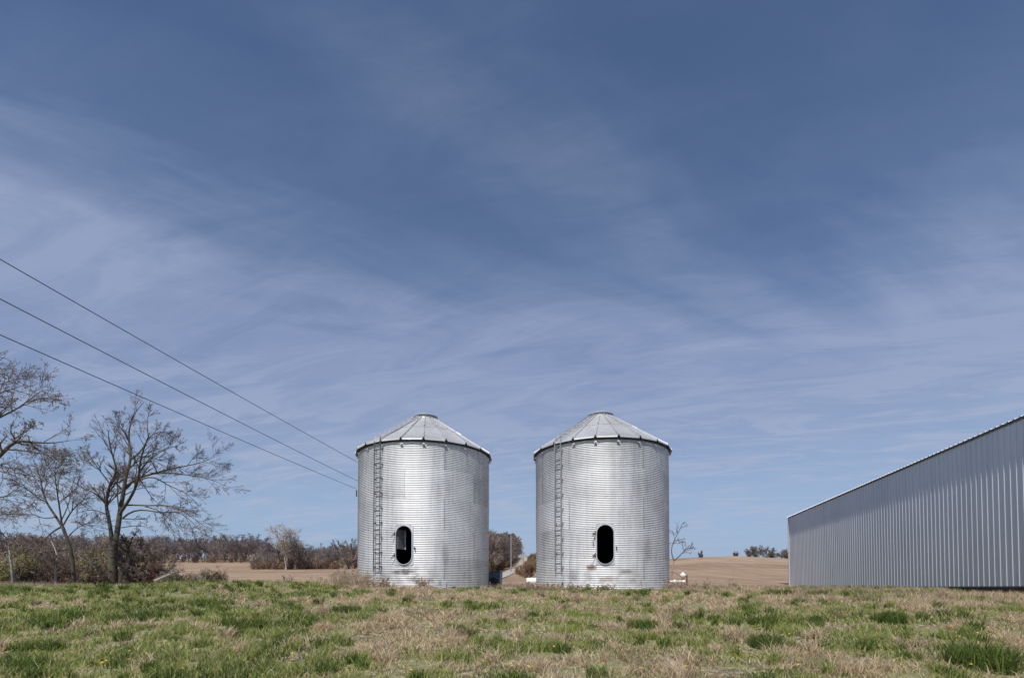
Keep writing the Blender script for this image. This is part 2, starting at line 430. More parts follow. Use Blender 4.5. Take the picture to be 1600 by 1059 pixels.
    # door plate with stadium opening and rolled collar
    def stad(w_, h_, n=14):
        p = []
        for i in range(n+1): t = math.pi*i/n; p.append((math.cos(t)*w_/2, (h_-w_)/2+math.sin(t)*w_/2))
        for i in range(n+1): t = math.pi+math.pi*i/n; p.append((math.cos(t)*w_/2, -(h_-w_)/2+math.sin(t)*w_/2))
        return p
    def dp(x, zz, out): a = da+x/BR; return pol(BR+out, a, dzc+zz)
    st = stad(DW, DH); PW, PH = DW+.10, DH+.08
    outer = []
    for (x, zz) in st:
        k = min((PW/2)/max(abs(x), 1e-6), (PH/2)/max(abs(zz), 1e-6)); outer.append((x*k, zz*k))
    n = len(st); mb = MB()
    mb.add([dp(x, zz, .02) for x, zz in st]+[dp(x, zz, .02) for x, zz in outer]+[dp(x, zz, .0) for x, zz in outer]+[dp(x, zz, -.03) for x, zz in st],
           [(i, n+i, n+(i+1) % n, (i+1) % n) for i in range(n)]+[(n+i, 2*n+i, 2*n+(i+1) % n, n+(i+1) % n) for i in range(n)]
           + [(i, (i+1) % n, 3*n+(i+1) % n, 3*n+i) for i in range(n)])
    fr = mb.build('door_frame', M['bright'], root)
    s2 = stad(DW+.035, DH+.035); s1 = stad(DW-.005, DH-.005)
    mb = MB(); mb.add([dp(x, zz, .021) for x, zz in s2]+[dp(x, zz, .065) for x, zz in s2]+[dp(x, zz, .065) for x, zz in s1]+[dp(x, zz, .0) for x, zz in s1],
                      [(k*n+i, k*n+(i+1) % n, (k+1)*n+(i+1) % n, (k+1)*n+i) for k in range(3) for i in range(n)])
    mb.build('collar', M['bright'], fr)
    for zz in (.38, -.42):
        h = MB(); h.bar(dp(-DW/2-.06, zz, .05), dp(-DW/2-.06, zz+.11, .05), .018)
        h.box(dp(-DW/2-.10, zz+.05, .03), (.12, .02, .035), rotz(da)); h.bar(dp(-DW/2-.06, zz+.06, .06), dp(-DW/2-.02, zz+.06, .09), .012)
        h.bar(dp(-DW/2-.06, zz+.0, .06), dp(-DW/2-.16, zz-.10, .16), .013)
        h.build('hinge', M['rust'] if not open_door else M['dark_steel'], root)
    l_ = MB(); l_.box(dp(DW/2+.10, -.12, .04), (.035, .05, .10), rotz(da)); l_.bar(dp(DW/2+.10, -.12, .06), dp(DW/2+.10, -.12, .12), .01)
    l_.build('latch', M['dark_steel'], root)
    if open_door:      # inner door leaf swung inwards on the left side of the opening
        lf = MB(); A = dp(-DW/2+.02, 0, -.06); ca, sa = math.cos(da), math.sin(da)
        rt = Vector((ca, sa, 0)); inn = Vector((-sa, ca, 0)); top, bot = dzc+.60, dzc-.13
        P0 = Vector((A[0], A[1], 0)); P1 = P0+inn*.40+rt*.13
        for p, q in ((P0, P1),):
            dd = (q-p).normalized(); nn = Vector((dd.y, -dd.x, 0))*.012
            lf.add([(p.x+nn.x, p.y+nn.y, bot), (q.x+nn.x, q.y+nn.y, bot), (q.x+nn.x, q.y+nn.y, top), (p.x+nn.x, p.y+nn.y, top),
                    (p.x-nn.x, p.y-nn.y, bot), (q.x-nn.x, q.y-nn.y, bot), (q.x-nn.x, q.y-nn.y, top), (p.x-nn.x, p.y-nn.y, top)],
                   [(0,1,2,3),(7,6,5,4),(0,4,5,1),(1,5,6,2),(2,6,7,3),(3,7,4,0)])
        lf.box((P1.x+rt.x*.03, P1.y+rt.y*.03, (top+bot)/2), (.06, .02, top-bot), rotz(da))
        lf.build('inner_door', M['grey_steel'], root)
    # eave band coloured dark as the overhang's shade, roof sheets, ribs, clips
    MB().lathe([(BR+.0, BH-.13), (BR+.014, BH-.128), (BR+.014, roofz((BR+.014)/.986)-.012), (BR-.03, roofz((BR-.03)/.986)-.012)], 84).build('eave_shade_band', M['dark_steel'], root)
    ra = rng.uniform(0, .05)+(.139 if seed == 1 else .04)
    rf = MB(); ribs = []
    rm = 1.58
    for j in range(NP):
        a0 = ra+j*2*math.pi/NP; a1 = a0+2*math.pi/NP
        for (r0, r1, dz_) in ((RE, rm-.03, 0), (rm+.03, RC-.03, .012)):
            Vp = [pol(r0, a0, roofz(r0)+dz_), pol(r0, a1, roofz(r0)+dz_), pol(r1, a1, roofz(r1)+dz_), pol(r1, a0, roofz(r1)+dz_)]
            rf.add(Vp, [(0, 1, 2, 3)])
            lip = .05 if dz_ == 0 else .012
            g_ = .018 if dz_ == 0 else 0
            e0, e1 = a0+g_, a1-g_
            rf.add([pol(r0*.999, e0, roofz(r0)+dz_), pol(r0*.999, e1, roofz(r0)+dz_), pol(r0+.012, e1, roofz(r0)+dz_-lip), pol(r0+.012, e0, roofz(r0)+dz_-lip)], [(3, 2, 1, 0)])
        # rib: inverted-V standing seam, open at the eave
        rb = MB()
        for (r0, r1, dz_) in ((RE+.012, rm-.03, .0), (rm+.05, RC, .014)):
            hw_ = .032; h_ = .058
            t_ = Vector((math.cos(a0), math.sin(a0), 0))
            P = [Vector(pol(r0, a0, roofz(r0)+dz_)), Vector(pol(r1, a0, roofz(r1)+dz_))]
            Vv = []
            for q, sc_ in zip(P, (1, .8)):
                Vv += [q-t_*hw_*sc_, q-t_*hw_*.55*sc_+Vector((0, 0, h_*sc_)), q+t_*hw_*.55*sc_+Vector((0, 0, h_*sc_)), q+t_*hw_*sc_]
            rb.add(Vv, [(0, 1, 5, 4), (1, 2, 6, 5), (2, 3, 7, 6)])
        ribs.append(rb)
    ro = rf.build('roof', M['roof'], root)
    # ribs are hollow; dark plugs below paint the shade inside their ends
    for rb in ribs: rb.build('roof_rib', M['roof'], ro)
    plug = None
    for j in range(NP):
        a = ra+j*2*math.pi/NP
        if plug is None: p_ = MB().box((0, 0, 0), (.036, .05, .046)).build('rib_shade_plug', M['dark_steel'], ro); plug = p_
        else: p_ = plug.copy(); COL.objects.link(p_); p_.parent = ro
        p_.location = pol(RE-.03, a, roofz(RE-.03)+.02); p_.rotation_euler = (0, 0, a)
    cb = MB(); cb.box((0, 0, 0), (.075, .012, .045)); cb.box((0, -.025, -.02), (.11, .05, .012)); cb.box((0, .015, .02), (.04, .03, .04))
    clip0 = None
    for j in range(NP):
        a = ra+j*2*math.pi/NP
        if math.cos(a) < -.2: continue
        if clip0 is None: c = cb.build('eave_clip', M['bright'], root); clip0 = c
        else: c = clip0.copy(); COL.objects.link(c); c.parent = root
        c.location = pol(BR+.045, a, BH-.20); c.rotation_euler = (0, 0, a)
    # cap with lid
    cp = MB().lathe([(RC+.05, ZC-.05), (RC+.01, ZC+.0), (RC-.01, ZC+.13), (RC-.04, ZC+.13)], 40).build('roof_cap', M['bright'], root, True)
    lidz = ZC+(.15 if seed == 1 else .13)
    ld = MB().lathe([(RC-.02, lidz-.03), (RC+.075, lidz-.035), (RC+.08, lidz), (RC*.82, lidz+.06), (RC*.5, lidz+.11), (.12, lidz+.13), (.001, lidz+.135)], 40)
    ldo = ld.build('lid', M['bright'], cp, False)
    for i in range(8):
        a = i*math.pi/4+.3; 
    # wall ladder
    lb = MB(); wl = .15
    zt, zb = BH+.05, .66
    tan = Vector((math.cos(la), math.sin(la), 0)); rad = Vector((math.sin(la), -math.cos(la), 0))
    rails = []
    for s in (-1, 1):
        p = rad*(BR+.12)+tan*s*wl
        if s == 1: r_ = MB(); 
        lb.box((p.x, p.y, (zt+zb)/2+(.03 if s == 1 else -.03)), (.026, .03, zt-zb+(.06 if s == 1 else -.06)), rotz(la))
    zz = zb+.1
    while zz < zt-.02:
        lb.bar(rad*(BR+.12)-tan*wl+Vector((0, 0, zz)), rad*(BR+.12)+tan*wl+Vector((0, 0, zz)), .018)
        zz += .36
    ladder = lb.build('ladder', ladm, root)
    zz = zb+.15; bk0 = None
    while zz < zt-.1:
        for s_ in (-1, 1):
            if bk0 is None:
                bk = MB(); bk.box((0, 0, 0), (.03, .12, .035)); bk.box((0, .045, 0), (.045, .012, .045)); k_ = bk0 = bk.build('ladder_bracket', ladm, ladder)
            else: k_ = bk0.copy(); COL.objects.link(k_); k_.parent = ladder
            p = rad*(BR+.06)+tan*s_*(wl+.01); k_.location = (p.x, p.y, zz); k_.rotation_euler = (0, 0, la)
        zz += .555
    # roof ladder
    rl = MB(); sl_ = Vector((-rad.x, -rad.y, SL)).normalized()
    base = rad*(RE-.02)+Vector((0, 0, ZE+.10))
    Lr = (RE-RC-.15)*math.hypot(1, SL)
    for s in (-1, 1): rl.bar(base+tan*s*wl, base+tan*s*wl*.9+sl_*Lr, .014)
    k = 0
    while k*.31 < Lr:
        q = base+sl_*(k*.31+.05)
        rl.path([q-tan*wl, q-tan*wl*.98+Vector((0, 0, .07)), q+tan*wl*.98+Vector((0, 0, .07)), q+tan*wl], .012, 5); k += 1
    rl.build('roof_ladder', M['bright'] if seed == 1 else M['grey_steel'], root)
    # anchor clip near the base
    ac_ = MB(); aa = da+.55; ac_.box(pol(BR+.04, aa, .14), (.12, .06, .24), rotz(aa)); ac_.box(pol(BR+.08, aa, .03), (.16, .14, .02), rotz(aa))
    ac_.build('anchor_clip', M['bright'], root)
    ac_ = MB(); aa = la+.05; ac_.box(pol(BR+.03, aa, .12), (.05, .05, .22), rotz(aa)); ac_.build('anchor_clip', M['dark_steel'], root)
    return root, da
CY1, CY2 = 21.45, 21.15
CX1, CX2 = (663.2-800)/F*CY1, (939.7-800)/F*CY2
make_bin(CX1, CY1, 631, 591.5, 'left corrugated grain bin with dark ladder and a door leaf ajar inside its oval opening', M['ladder_steel'], 1, True)
make_bin(CX2, CY2, 946, 875, 'right corrugated grain bin, nearest the barn, with grey ladder and empty black oval opening', M['grey_steel'], 2, False)

# concrete pad between the bins
mb = MB(); x0, x1 = (722-800)/F*18.2, (842-800)/F*18.2
mb.box(((x0+x1)/2, 19.8, BASEZ-.26), (x1-x0, 3.2, .36))
setp(mb.build('concrete_pad', M['concrete']), kind='structure')

# ------------------------------------------------------------------ barn
BA, BK = 10.48, .2247
th = math.atan(BK)
def wallpt(y): return (BA+BK*y, y)
y0b, y1b = 2.5, 32.2
BW, BHT = 16.0, 4.42
bz = EYE+.03
Lb = (y1b-y0b)/math.cos(th)
barn = empty('metal_barn', (*wallpt(y1b), bz), 'long low grey ribbed metal barn along the right edge of the frame', 'barn', rz=-th)
# local frame: -Y runs along the wall towards the camera, +X away from the bins
def ribprof(L, pitch=.2286):
    """(s, out) profile of 9in ribbed steel panel"""
    pts = []; k = 0
    while k*pitch < L:
        s = k*pitch
        for ds, o_ in ((.0, 0), (.012, .021), (.036, .021), (.048, 0), (.105, 0), (.111, .004), (.119, .004), (.125, 0), (.168, 0), (.174, .004), (.182, .004), (.188, 0)):
            if s+ds < L: pts.append((s+ds, o_))
        k += 1
    pts.append((L, 0)); return pts
def ribwall(name, p0, p1, nrm, h, topf=None, m=None):
    L = math.hypot(p1[0]-p0[0], p1[1]-p0[1]); d = ((p1[0]-p0[0])/L, (p1[1]-p0[1])/L)
    pr = ribprof(L); n = len(pr); V = []
    V += [(p0[0]+d[0]*s+nrm[0]*o_, p0[1]+d[1]*s+nrm[1]*o_, 0) for s, o_ in pr]
    V += [(p0[0]+d[0]*s+nrm[0]*o_, p0[1]+d[1]*s+nrm[1]*o_, h if topf is None else topf(s)) for s, o_ in pr]
    return meshobj(name, V, [(i, i+1, n+i+1, n+i) for i in range(n-1)], m or M['barn'], barn)
RS = .2   # roof slope
ribwall('side_wall', (0, 0), (0, -Lb), (-1, 0), BHT)
ribwall('side_wall', (BW, -Lb), (BW, 0), (1, 0), BHT)
gab = lambda s: BHT+RS*(BW/2-abs(s-BW/2))
ribwall('end_wall', (BW, 0), (0, 0), (0, 1), 0, gab)
ribwall('end_wall', (0, -Lb), (BW, -Lb), (0, -1), 0, gab)
pr = ribprof(Lb+.3); n = len(pr)
OV = .085
for sgn, nm in ((1, 'roof_slope'), (-1, 'roof_slope')):
    V = []
    for xx in (-OV, BW/2):
        X = xx if sgn == 1 else BW-xx
        zz = BHT+.035+RS*xx
        V += [(X-sgn*o_*.2, .15-s, zz+o_*1.3) for s, o_ in pr]
    meshobj(nm, V, [(i, i+1, n+i+1, n+i) for i in range(n-1)], M['barn'], barn)
mb = MB(); mb.box((-.034, -Lb/2, BHT-.0), (.02, Lb+.1, .055)); mb.build('eave_trim', M['soffit'], barn)
mb = MB(); mb.box((-.028, .028, BHT/2-.03), (.09, .09, BHT+.02)); mb.build('corner_trim', M['barn'], barn)
mb = MB(); mb.box((-.025, -Lb/2, -.018), (.05, Lb, .03)); mb.build('base_trim', M['soffit'], barn)
mb = MB(); mb.box((.03, -Lb/2, -.25), (.05, Lb-.1, .42)); mb.box((BW/2, -.02, -.25), (BW-.1, .05, .42)); mb.build('skirt_board', M['board'], barn)

# ------------------------------------------------------------------ trees
class Tree:
    def __init__(s, seed): s.r = np.random.RandomState(seed); s.br = {}
    def put(s, lvl, P, Rd): s.br.setdefault(lvl, []).append((np.asarray(P, float), np.asarray(Rd, float)))
    def tubes(s, lvls, sides):
        Vs, Fs = [], []; k = 0
        groups = {}
        for l in lvls:
            for P, Rd in s.br.get(l, []): groups.setdefault((len(P), sides[l]), []).append((P, Rd))
        for (n, sd), L in groups.items():
            P = np.stack([a for a, _ in L]); Rd = np.stack([b for _, b in L])
            T = np.gradient(P, axis=1); T /= np.linalg.norm(T, axis=2, keepdims=True)+1e-9
            mT = T.mean(1); ref = np.where(np.abs(mT[:, 2:3]) > .8, np.array([[1., 0, 0]]), np.array([[0, 0, 1.]]))[:, None]
            U = np.cross(T, ref); U /= np.linalg.norm(U, axis=2, keepdims=True)+1e-9; W = np.cross(T, U)
            a = np.arange(sd)*2*math.pi/sd
            V = P[:, :, None]+Rd[:, :, None, None]*(np.cos(a)[None, None, :, None]*U[:, :, None]+np.sin(a)[None, None, :, None]*W[:, :, None])
            m = len(L); ii = np.arange(m*n*sd).reshape(m, n, sd)+k; jj = np.roll(ii, -1, 2)
            Fs.append(np.stack([ii[:, :-1], jj[:, :-1], jj[:, 1:], ii[:, 1:]], -1).reshape(-1, 4))
            Vs.append(V.reshape(-1, 3)); k += m*n*sd
        return (np.concatenate(Vs), np.concatenate(Fs)) if Vs else (np.zeros((0, 3)), np.zeros((0, 4), int))
    def grow(s, P0, D, L, R0, lvl, maxl, pr):
        n = pr['n'][min(lvl, 4)]; r = s.r
        P = [np.array(P0, float)]; d = np.array(D, float); d /= np.linalg.norm(d)
        for i in range(n-1):
            d = d+r.normal(0, pr['wob'], 3)+np.array([0, 0, pr['up']]); d /= np.linalg.norm(d)
            P.append(P[-1]+d*L/(n-1))
        P = np.array(P); s.along(P, R0, lvl, maxl, pr, L)
    def along(s, P, R0, lvl, maxl, pr, L=None, r_end=None, tmin=None, count=None):
        r = s.r; n = len(P)
        if L is None: L = np.linalg.norm(np.diff(P, axis=0), axis=1).sum()
        e = R0*.25 if r_end is None else r_end
        e = max(e, pr['rmin'])
        Rd = np.maximum(np.linspace(R0, e, n), pr['rmin']); s.put(lvl, P, Rd)
        if lvl >= maxl: return
        k = count if count is not None else pr['k'][min(lvl, 4)]
        k = int(round(k*r.uniform(.75, 1.25)))
        for j in range(k):
            t = r.uniform(pr['t0'] if tmin is None else tmin, 1.0)
            f = t*(n-1); i = min(int(f), n-2); q = P[i]*(1-(f-i))+P[i+1]*(f-i)
            T = P[i+1]-P[i]; T /= np.linalg.norm(T)+1e-9
            v = r.normal(0, 1, 3); v -= v.dot(T)*T; v /= np.linalg.norm(v)+1e-9
            a = r.uniform(*pr['ang']); d = T*math.cos(a)+v*math.sin(a)
            l = L*r.uniform(*pr['len'])*(1-pr.get('tap', .45)*t)
            if pr.get('lmax'): l = min(l, pr['lmax'][min(lvl, 4)])
            rr = max((R0*(1-t)+e*t)*.6, pr['rmin'])
            s.grow(q, d, l, rr, lvl+1, maxl, pr)
SIDES = {0: 10, 1: 7, 2: 5, 3: 3, 4: 3, 5: 3, 6: 3}
PR = dict(n=[7, 6, 5, 4, 3], wob=.16, up=.02, k=[8, 6, 5, 4, 3], t0=.25, ang=(.4, 1.05), len=(.35, .6), rmin=.006)
def smooth_poly(pts, n):
    pts = np.array(pts, float); d = np.concatenate([[0], np.cumsum(np.linalg.norm(np.diff(pts[:, :3], axis=0), axis=1))])
    t = np.linspace(0, d[-1], n)
    q = np.stack([np.interp(t, d, pts[:, k]) for k in range(pts.shape[1])], 1)
    for _ in range(2): q[1:-1] = (q[:-2]+2*q[1:-1]+q[2:])/4
    return q
def tree_obj(T, name, loc, label, cat, mt, mc, split, maxl, group=None):
    root = empty(name, loc, label, cat, group)
    V, Fq = T.tubes(range(0, split+1), SIDES); meshobj('trunk', V-np.array(loc), Fq, mt, root, True)
    V, Fq = T.tubes(range(split+1, 9), {**SIDES, 7: 3, 8: 3}); 
    if len(V): meshobj('crown', V-np.array(loc), Fq, mc, root, False)
    return root
def limb(T, pts, y, r0, r1, lvl, pr, maxl, count, dep=0, tmin=.3, n=None):
    """limb through the given points; dep bends it towards/away from the viewer"""
    r0, r1 = r0*RAD, r1*RAD
    m = len(pts); P = [at(a, b, y) for a, b in pts]
    P = smooth_poly(P, n or max(6, int(m*2.2)))
    k = np.linspace(0, 1, len(P)); P[:, 1] += dep*k**1.3
    P[:, 0] *= P[:, 1]/y                                 # keeps the limb's bearing as its depth changes
    P[:, 2] = EYE+(P[:, 2]-EYE)*P[:, 1]/y
    T.along(P, r0, lvl, maxl, pr, r_end=r1, tmin=tmin, count=count)
# big forked tree
RAD = .62
YT = 35*K
T = Tree(3)
pr = dict(PR, rmin=.0048, k=[8, 10, 9, 6, 3], tap=.58, lmax=[2.0, 1.35, .95, .7, .5], wob=.11, up=.03, len=(.3, .65), ang=(.35, .85))
px1 = F/YT
limb(T, [(176, 918), (177, 900), (176, 880), (176, 862), (178, 848)], YT, .40, .33, 0, pr, 0, 0)
def L3(pts, r0, r1, c, dep=0, lvl=1, mx=4): limb(T, pts, YT, r0, r1, lvl, pr, mx, int(c*1.1+.5), dep)
L3([(174, 862), (175, 841), (169, 805), (164, 784), (169, 768), (171, 753), (181, 743), (184, 736), (178, 720), (170, 688), (169, 672)], .20, .03, 15, -1.2)
L3([(171, 755), (164, 745), (154, 733), (139, 710), (133, 695)], .06, .015, 9, -1)
L3([(164, 786), (155, 775), (144, 767), (133, 765), (120, 757), (107, 742)], .07, .014, 9, -2)
L3([(169, 805), (150, 795), (130, 797), (112, 806)], .05, .012, 7, 1)
L3([(178, 862), (181, 840), (184, 825), (187, 800), (193, 768), (197, 738), (206, 717), (201, 691), (201, 668), (207, 650), (216, 637), (225, 628)], .27, .02, 17, .8)
L3([(206, 717), (220, 706), (235, 678), (246, 675), (260, 674)], .09, .014, 11, 2.2)
L3([(206, 716), (196, 700), (184, 690), (178, 672), (170, 660)], .05, .012, 10, 2.4)
L3([(232, 684), (230, 668), (230, 650), (236, 640)], .06, .012, 9, 1)
L3([(202, 690), (192, 672), (188, 655), (184, 645)], .04, .01, 8, -1.5)
L3([(187, 802), (200, 784), (213, 760), (217, 746), (217, 736), (220, 714), (228, 691), (234, 676)], .15, .03, 12, -2.5)
L3([(217, 736), (238, 714), (250, 706), (262, 700), (278, 696)], .07, .012, 11, -1.5)
L3([(195, 763), (205, 752), (217, 745), (240, 740), (262, 733), (295, 727), (318, 722), (335, 714)], .13, .012, 17, -2)
L3([(240, 740), (262, 738), (295, 742), (318, 746), (340, 752), (353, 759)], .07, .01, 13, -3)
L3([(217, 750), (232, 744), (243, 745), (262, 758), (280, 765), (292, 771), (312, 790)], .07, .01, 12, -1)
L3([(208, 712), (225, 713), (243, 716), (262, 722), (282, 732)], .05, .01, 9, 1)
prd = dict(pr, up=-.035)
limb(T, [(192, 809), (203, 797), (227, 795), (252, 802), (280, 797), (300, 815), (322, 838)], YT, .09, .01, 1, prd, 4, 15, -2)
limb(T, [(195, 789), (210, 787), (227, 791), (262, 787), (290, 800), (328, 828)], YT, .08, .01, 1, prd, 4, 15, -3)
limb(T, [(227, 791), (250, 797), (268, 812), (282, 826), (298, 840)], YT, .05, .01, 1, prd, 4, 9, -1)
limb(T, [(190, 810), (210, 811), (231, 811)], YT, .05, .01, 1, prd, 4, 6, 1)
limb(T, [(190, 824), (211, 820), (231, 823)], YT, .05, .01, 1, prd, 4, 6, -1)
limb(T, [(218, 748), (226, 760), (235, 775), (250, 790)], YT, .05, .01, 1, prd, 4, 7, 1)
limb(T, [(192, 775), (215, 762), (226, 763), (240, 760)], YT, .05, .01, 1, pr, 4, 7, 3)
limb(T, [(187, 800), (182, 775), (186, 745), (180, 715)], YT, .07, .012, 1, pr, 4, 10, 4)
tree_obj(T, 'bare_tree', at(176, 918, YT), 'tall bare tree with forked trunk and limbs drooping right, tallest at left of the bins', 'tree', M['bark_green'], M['twig'], 1, 4)
# leaning bare tree
YT2 = 33*K; T = Tree(8)
pr = dict(PR, rmin=.006, k=[8, 8, 8, 5, 3], lmax=[2.2, 1.9, 1.0, .65, .4], wob=.13, up=.02, len=(.35, .7), ang=(.35, .9))
def L2(pts, r0, r1, c, dep=0): limb(T, pts, YT2, r0, r1, 1, pr, 4, c, dep)
limb(T, [(115, 922), (115, 905), (115, 890), (112, 866), (106, 845), (98, 823)], YT2, .17, .13, 0, pr, 0, 0)
L2([(98, 824), (88, 807), (71, 784), (65, 760), (60, 735), (50, 713)], .11, .015, 16, 1)
L2([(97, 822), (78, 832), (62, 853), (50, 862)], .08, .02, 9, -1.5)
L2([(97, 822), (94, 800), (88, 760), (84, 735), (88, 722)], .08, .012, 13, -1)
L2([(98, 822), (110, 800), (124, 785), (138, 776), (150, 772)], .07, .012, 14, 1.5)
L2([(105, 840), (120, 823), (140, 815), (158, 818)], .05, .01, 10, -1)
L2([(106, 858), (86, 861), (70, 866)], .04, .01, 7, -1)
L2([(88, 807), (68, 812), (48, 800), (30, 805)], .05, .01, 12, 1.5)
L2([(71, 784), (55, 775), (38, 760), (25, 748)], .05, .01, 12, -1.5)
L2([(96, 812), (110, 785), (112, 755), (122, 735)], .05, .01, 12, 2)
tree_obj(T, 'bare_tree', at(115, 922, YT2), 'smaller leaning bare tree with a tangle of fine branches, left of the forked tree', 'tree', M['bark'], M['twig'], 1, 4)
# tree mostly outside the frame
RAD = .75; YT3 = 27*K; T = Tree(21)
pr = dict(PR, rmin=.0055, k=[6, 7, 6, 4, 2], lmax=[1.8, 1.2, .6, .4, .3], wob=.18, up=.03, len=(.3, .6))
def L4(pts, r0, r1, c, dep=0): limb(T, pts, YT3, r0, r1, 1, pr, 4, c, dep)
limb(T, [(-105, 920), (-98, 880), (-88, 830), (-78, 790)], YT3, .34, .26, 0, pr, 0, 0)
L4([(-78, 792), (-50, 755), (-20, 728), (0, 712), (10, 702), (19, 688), (46, 690), (66, 692), (87, 692), (110, 688)], .20, .012, 18, -1)
L4([(18, 689), (30, 680), (40, 673), (56, 664)], .045, .01, 10, .5)
L4([(10, 702), (28, 703), (46, 705), (65, 709), (83, 712), (104, 712)], .05, .009, 12, -.5)
L4([(-78, 792), (-66, 730), (-36, 672), (0, 650), (27, 641), (42, 629), (52, 617), (69, 608)], .16, .012, 18, .5)
L4([(42, 629), (60, 622), (80, 620), (96, 626)], .035, .008, 9, 0)
L4([(-66, 730), (-62, 660), (-35, 630), (0, 612), (22, 608), (42, 600)], .12, .01, 15, -1)
L4([(-62, 660), (-30, 615), (0, 600), (15, 594), (37, 590)], .07, .009, 12, 1)
L4([(-62, 660), (-50, 610), (-25, 580), (0, 565), (8, 556)], .09, .009, 13, 0)
L4([(-85, 815), (-40, 790), (0, 776), (25, 771), (50, 776)], .07, .01, 12, 1)
L4([(-88, 830), (-40, 808), (0, 802), (50, 803)], .07, .01, 10, -1)
L4([(-20, 728), (5, 738), (30, 745), (50, 760)], .05, .01, 10, -1)
L4([(-70, 740), (-110, 690), (-140, 640)], .12, .015, 14, 1)
L4([(-78, 790), (-130, 750), (-170, 700)], .12, .015, 14, -1)
rt3 = tree_obj(T, 'bare_tree', at(-105, 920, YT3), 'bare tree at the left frame edge reaching in with bud-tipped twigs', 'tree', M['bark_green'], M['twig'], 1, 4)
tips = np.array([P[-1] for l in (3, 4) for P, _ in T.br.get(l, [])]); rs = np.random.RandomState(5)
tips = tips[rs.rand(len(tips)) < .6]
nb = len(tips); c = tips-np.array(at(-105, 920, YT3)); A_ = rs.normal(0, .022, (nb, 4, 3)); 
meshobj('buds', (c[:, None]+A_).reshape(-1, 3), np.arange(nb*4).reshape(-1, 4), M['bark_red'], rt3)
# dark scraggly tree covered with vines just right of the forked tree
RAD = 1.0; T = Tree(15); pr = dict(PR, rmin=.010, k=[9, 8, 6, 3, 2], lmax=[1.0, .8, .45, .3, .3], wob=.25, up=.02, len=(.3, .6))
limb(T, [(201, 920), (200, 900), (202, 880), (199, 862), (204, 848), (207, 838)], 34*K, .11, .03, 0, pr, 3, 15, .3, tmin=.15)
limb(T, [(201, 895), (193, 880), (186, 868), (180, 862)], 34*K, .05, .02, 1, pr, 3, 9, .3)
tree_obj(T, 'small_tree', at(201, 920, 34*K), 'dark vine-tangled small tree right of the forked trunk', 'tree', M['bark'], M['bark'], 0, 3)
# thin stems
for (pts, y, lab) in (([(87, 920), (86, 890), (91, 874), (88, 860), (80, 845)], 31.5*K, 'thin pale crooked sapling left of the leaning tree'),
                      ([(20, 920), (19, 890), (16, 874), (14, 850), (10, 838)], 31*K, 'thin straight sapling near the left frame edge')):
    T = Tree(int(pts[0][0])); pr = dict(PR, rmin=.007, k=[9, 5, 3, 3, 2], lmax=[1.1, .6, .4, .3, .3], wob=.2)
    limb(T, pts, y, .06, .025, 0, pr, 3, 14, 0)
    tree_obj(T, 'sapling', at(pts[0][0], 920, y), lab, 'sapling', M['bark_pale'], M['twig'], 0, 3)
# sapling behind the right bin
T = Tree(77); YS = 34*K; pr = dict(PR, rmin=.009, k=[6, 6, 4, 3, 2], lmax=[.8, .7, .45, .3, .3], wob=.22, up=.03)
limb(T, [(1047, 918), (1049, 900), (1053, 876)], YS, .05, .04, 0, pr, 0, 0)
limb(T, [(1053, 876), (1048, 860), (1052, 845), (1060, 833), (1063, 824)], YS, .035, .012, 1, pr, 3, 9, .4)
limb(T, [(1053, 876), (1062, 868), (1069, 860), (1072, 856), (1083, 856)], YS, .035, .012, 1, pr, 3, 11, -.4)
limb(T, [(1069, 860), (1066, 852), (1067, 845)], YS, .02, .01, 2, pr, 3, 5, 0)
tree_obj(T, 'sapling', at(1047, 918, YS), 'slender forked bare sapling beside the right bin, in front of the hill', 'sapling', M['bark_red'], M['twig'], 0, 3)

# ------------------------------------------------------------------ distant woods
def bare(seed, H, spread=.45, rmin=.03, stems=1, dens=1.0, clear=.25):
    T = Tree(seed); r = T.r
    pr = dict(PR, n=[6, 5, 4, 3, 3], rmin=rmin, k=[int(11*dens), int(7*dens), int(5*dens), 3, 2], lmax=[H*.42, H*.24, H*.13, H*.08, 1], wob=.16, up=.07, t0=clear, ang=(.35, .9), len=(.4, .7))
    for q in range(stems):
        T.grow((r.normal(0, .2), r.normal(0, .2), -.4), (r.normal(0, .12), r.normal(0, .12), 1), H*r.uniform(.85, .97), H*.018, 0, 3, pr)
    return T
def woods(name, spec, seed, tmpl, cols, kind='stuff', label=None):
    """spec: list of (x, y, height); merges scaled copies of template trees into one mass"""
    rs = np.random.RandomState(seed); Vs, Fs, Cs = [], [], []; k = 0
    for x, y, h in spec:
        V, Fq, H0 = tmpl[rs.randint(len(tmpl))]
        a = rs.uniform(0, 6.28); s = h/H0; sx = s*rs.uniform(.85, 1.25)
        W = np.empty_like(V); W[:, 0] = (V[:, 0]*math.cos(a)-V[:, 1]*math.sin(a))*sx; W[:, 1] = (V[:, 0]*math.sin(a)+V[:, 1]*math.cos(a))*sx; W[:, 2] = V[:, 2]*s
        W += np.array([x, y, g1(x, y)])
        Vs.append(W); Fs.append(Fq+k); k += len(W)
        c = np.array(cols[rs.randint(len(cols))])*rs.uniform(.75, 1.25)
        Cs.append(np.tile(np.append(c, 1), (len(W), 1)))
    o = meshobj(name, np.concatenate(Vs), np.concatenate(Fs), M['woods'], attrs={'Col': ('POINT', 'FLOAT_COLOR', np.concatenate(Cs))})
    return setp(o, label, None, None, kind)
S3 = {0: 4, 1: 3, 2: 3, 3: 3, 4: 3}
def tmpl(seed, H, **kw):
    T = bare(seed, H, **kw); V, Fq = T.tubes(range(0, 5), S3); return (V, Fq, H)
TB = [tmpl(100+i, 10, rmin=.032, dens=1.15) for i in range(5)]
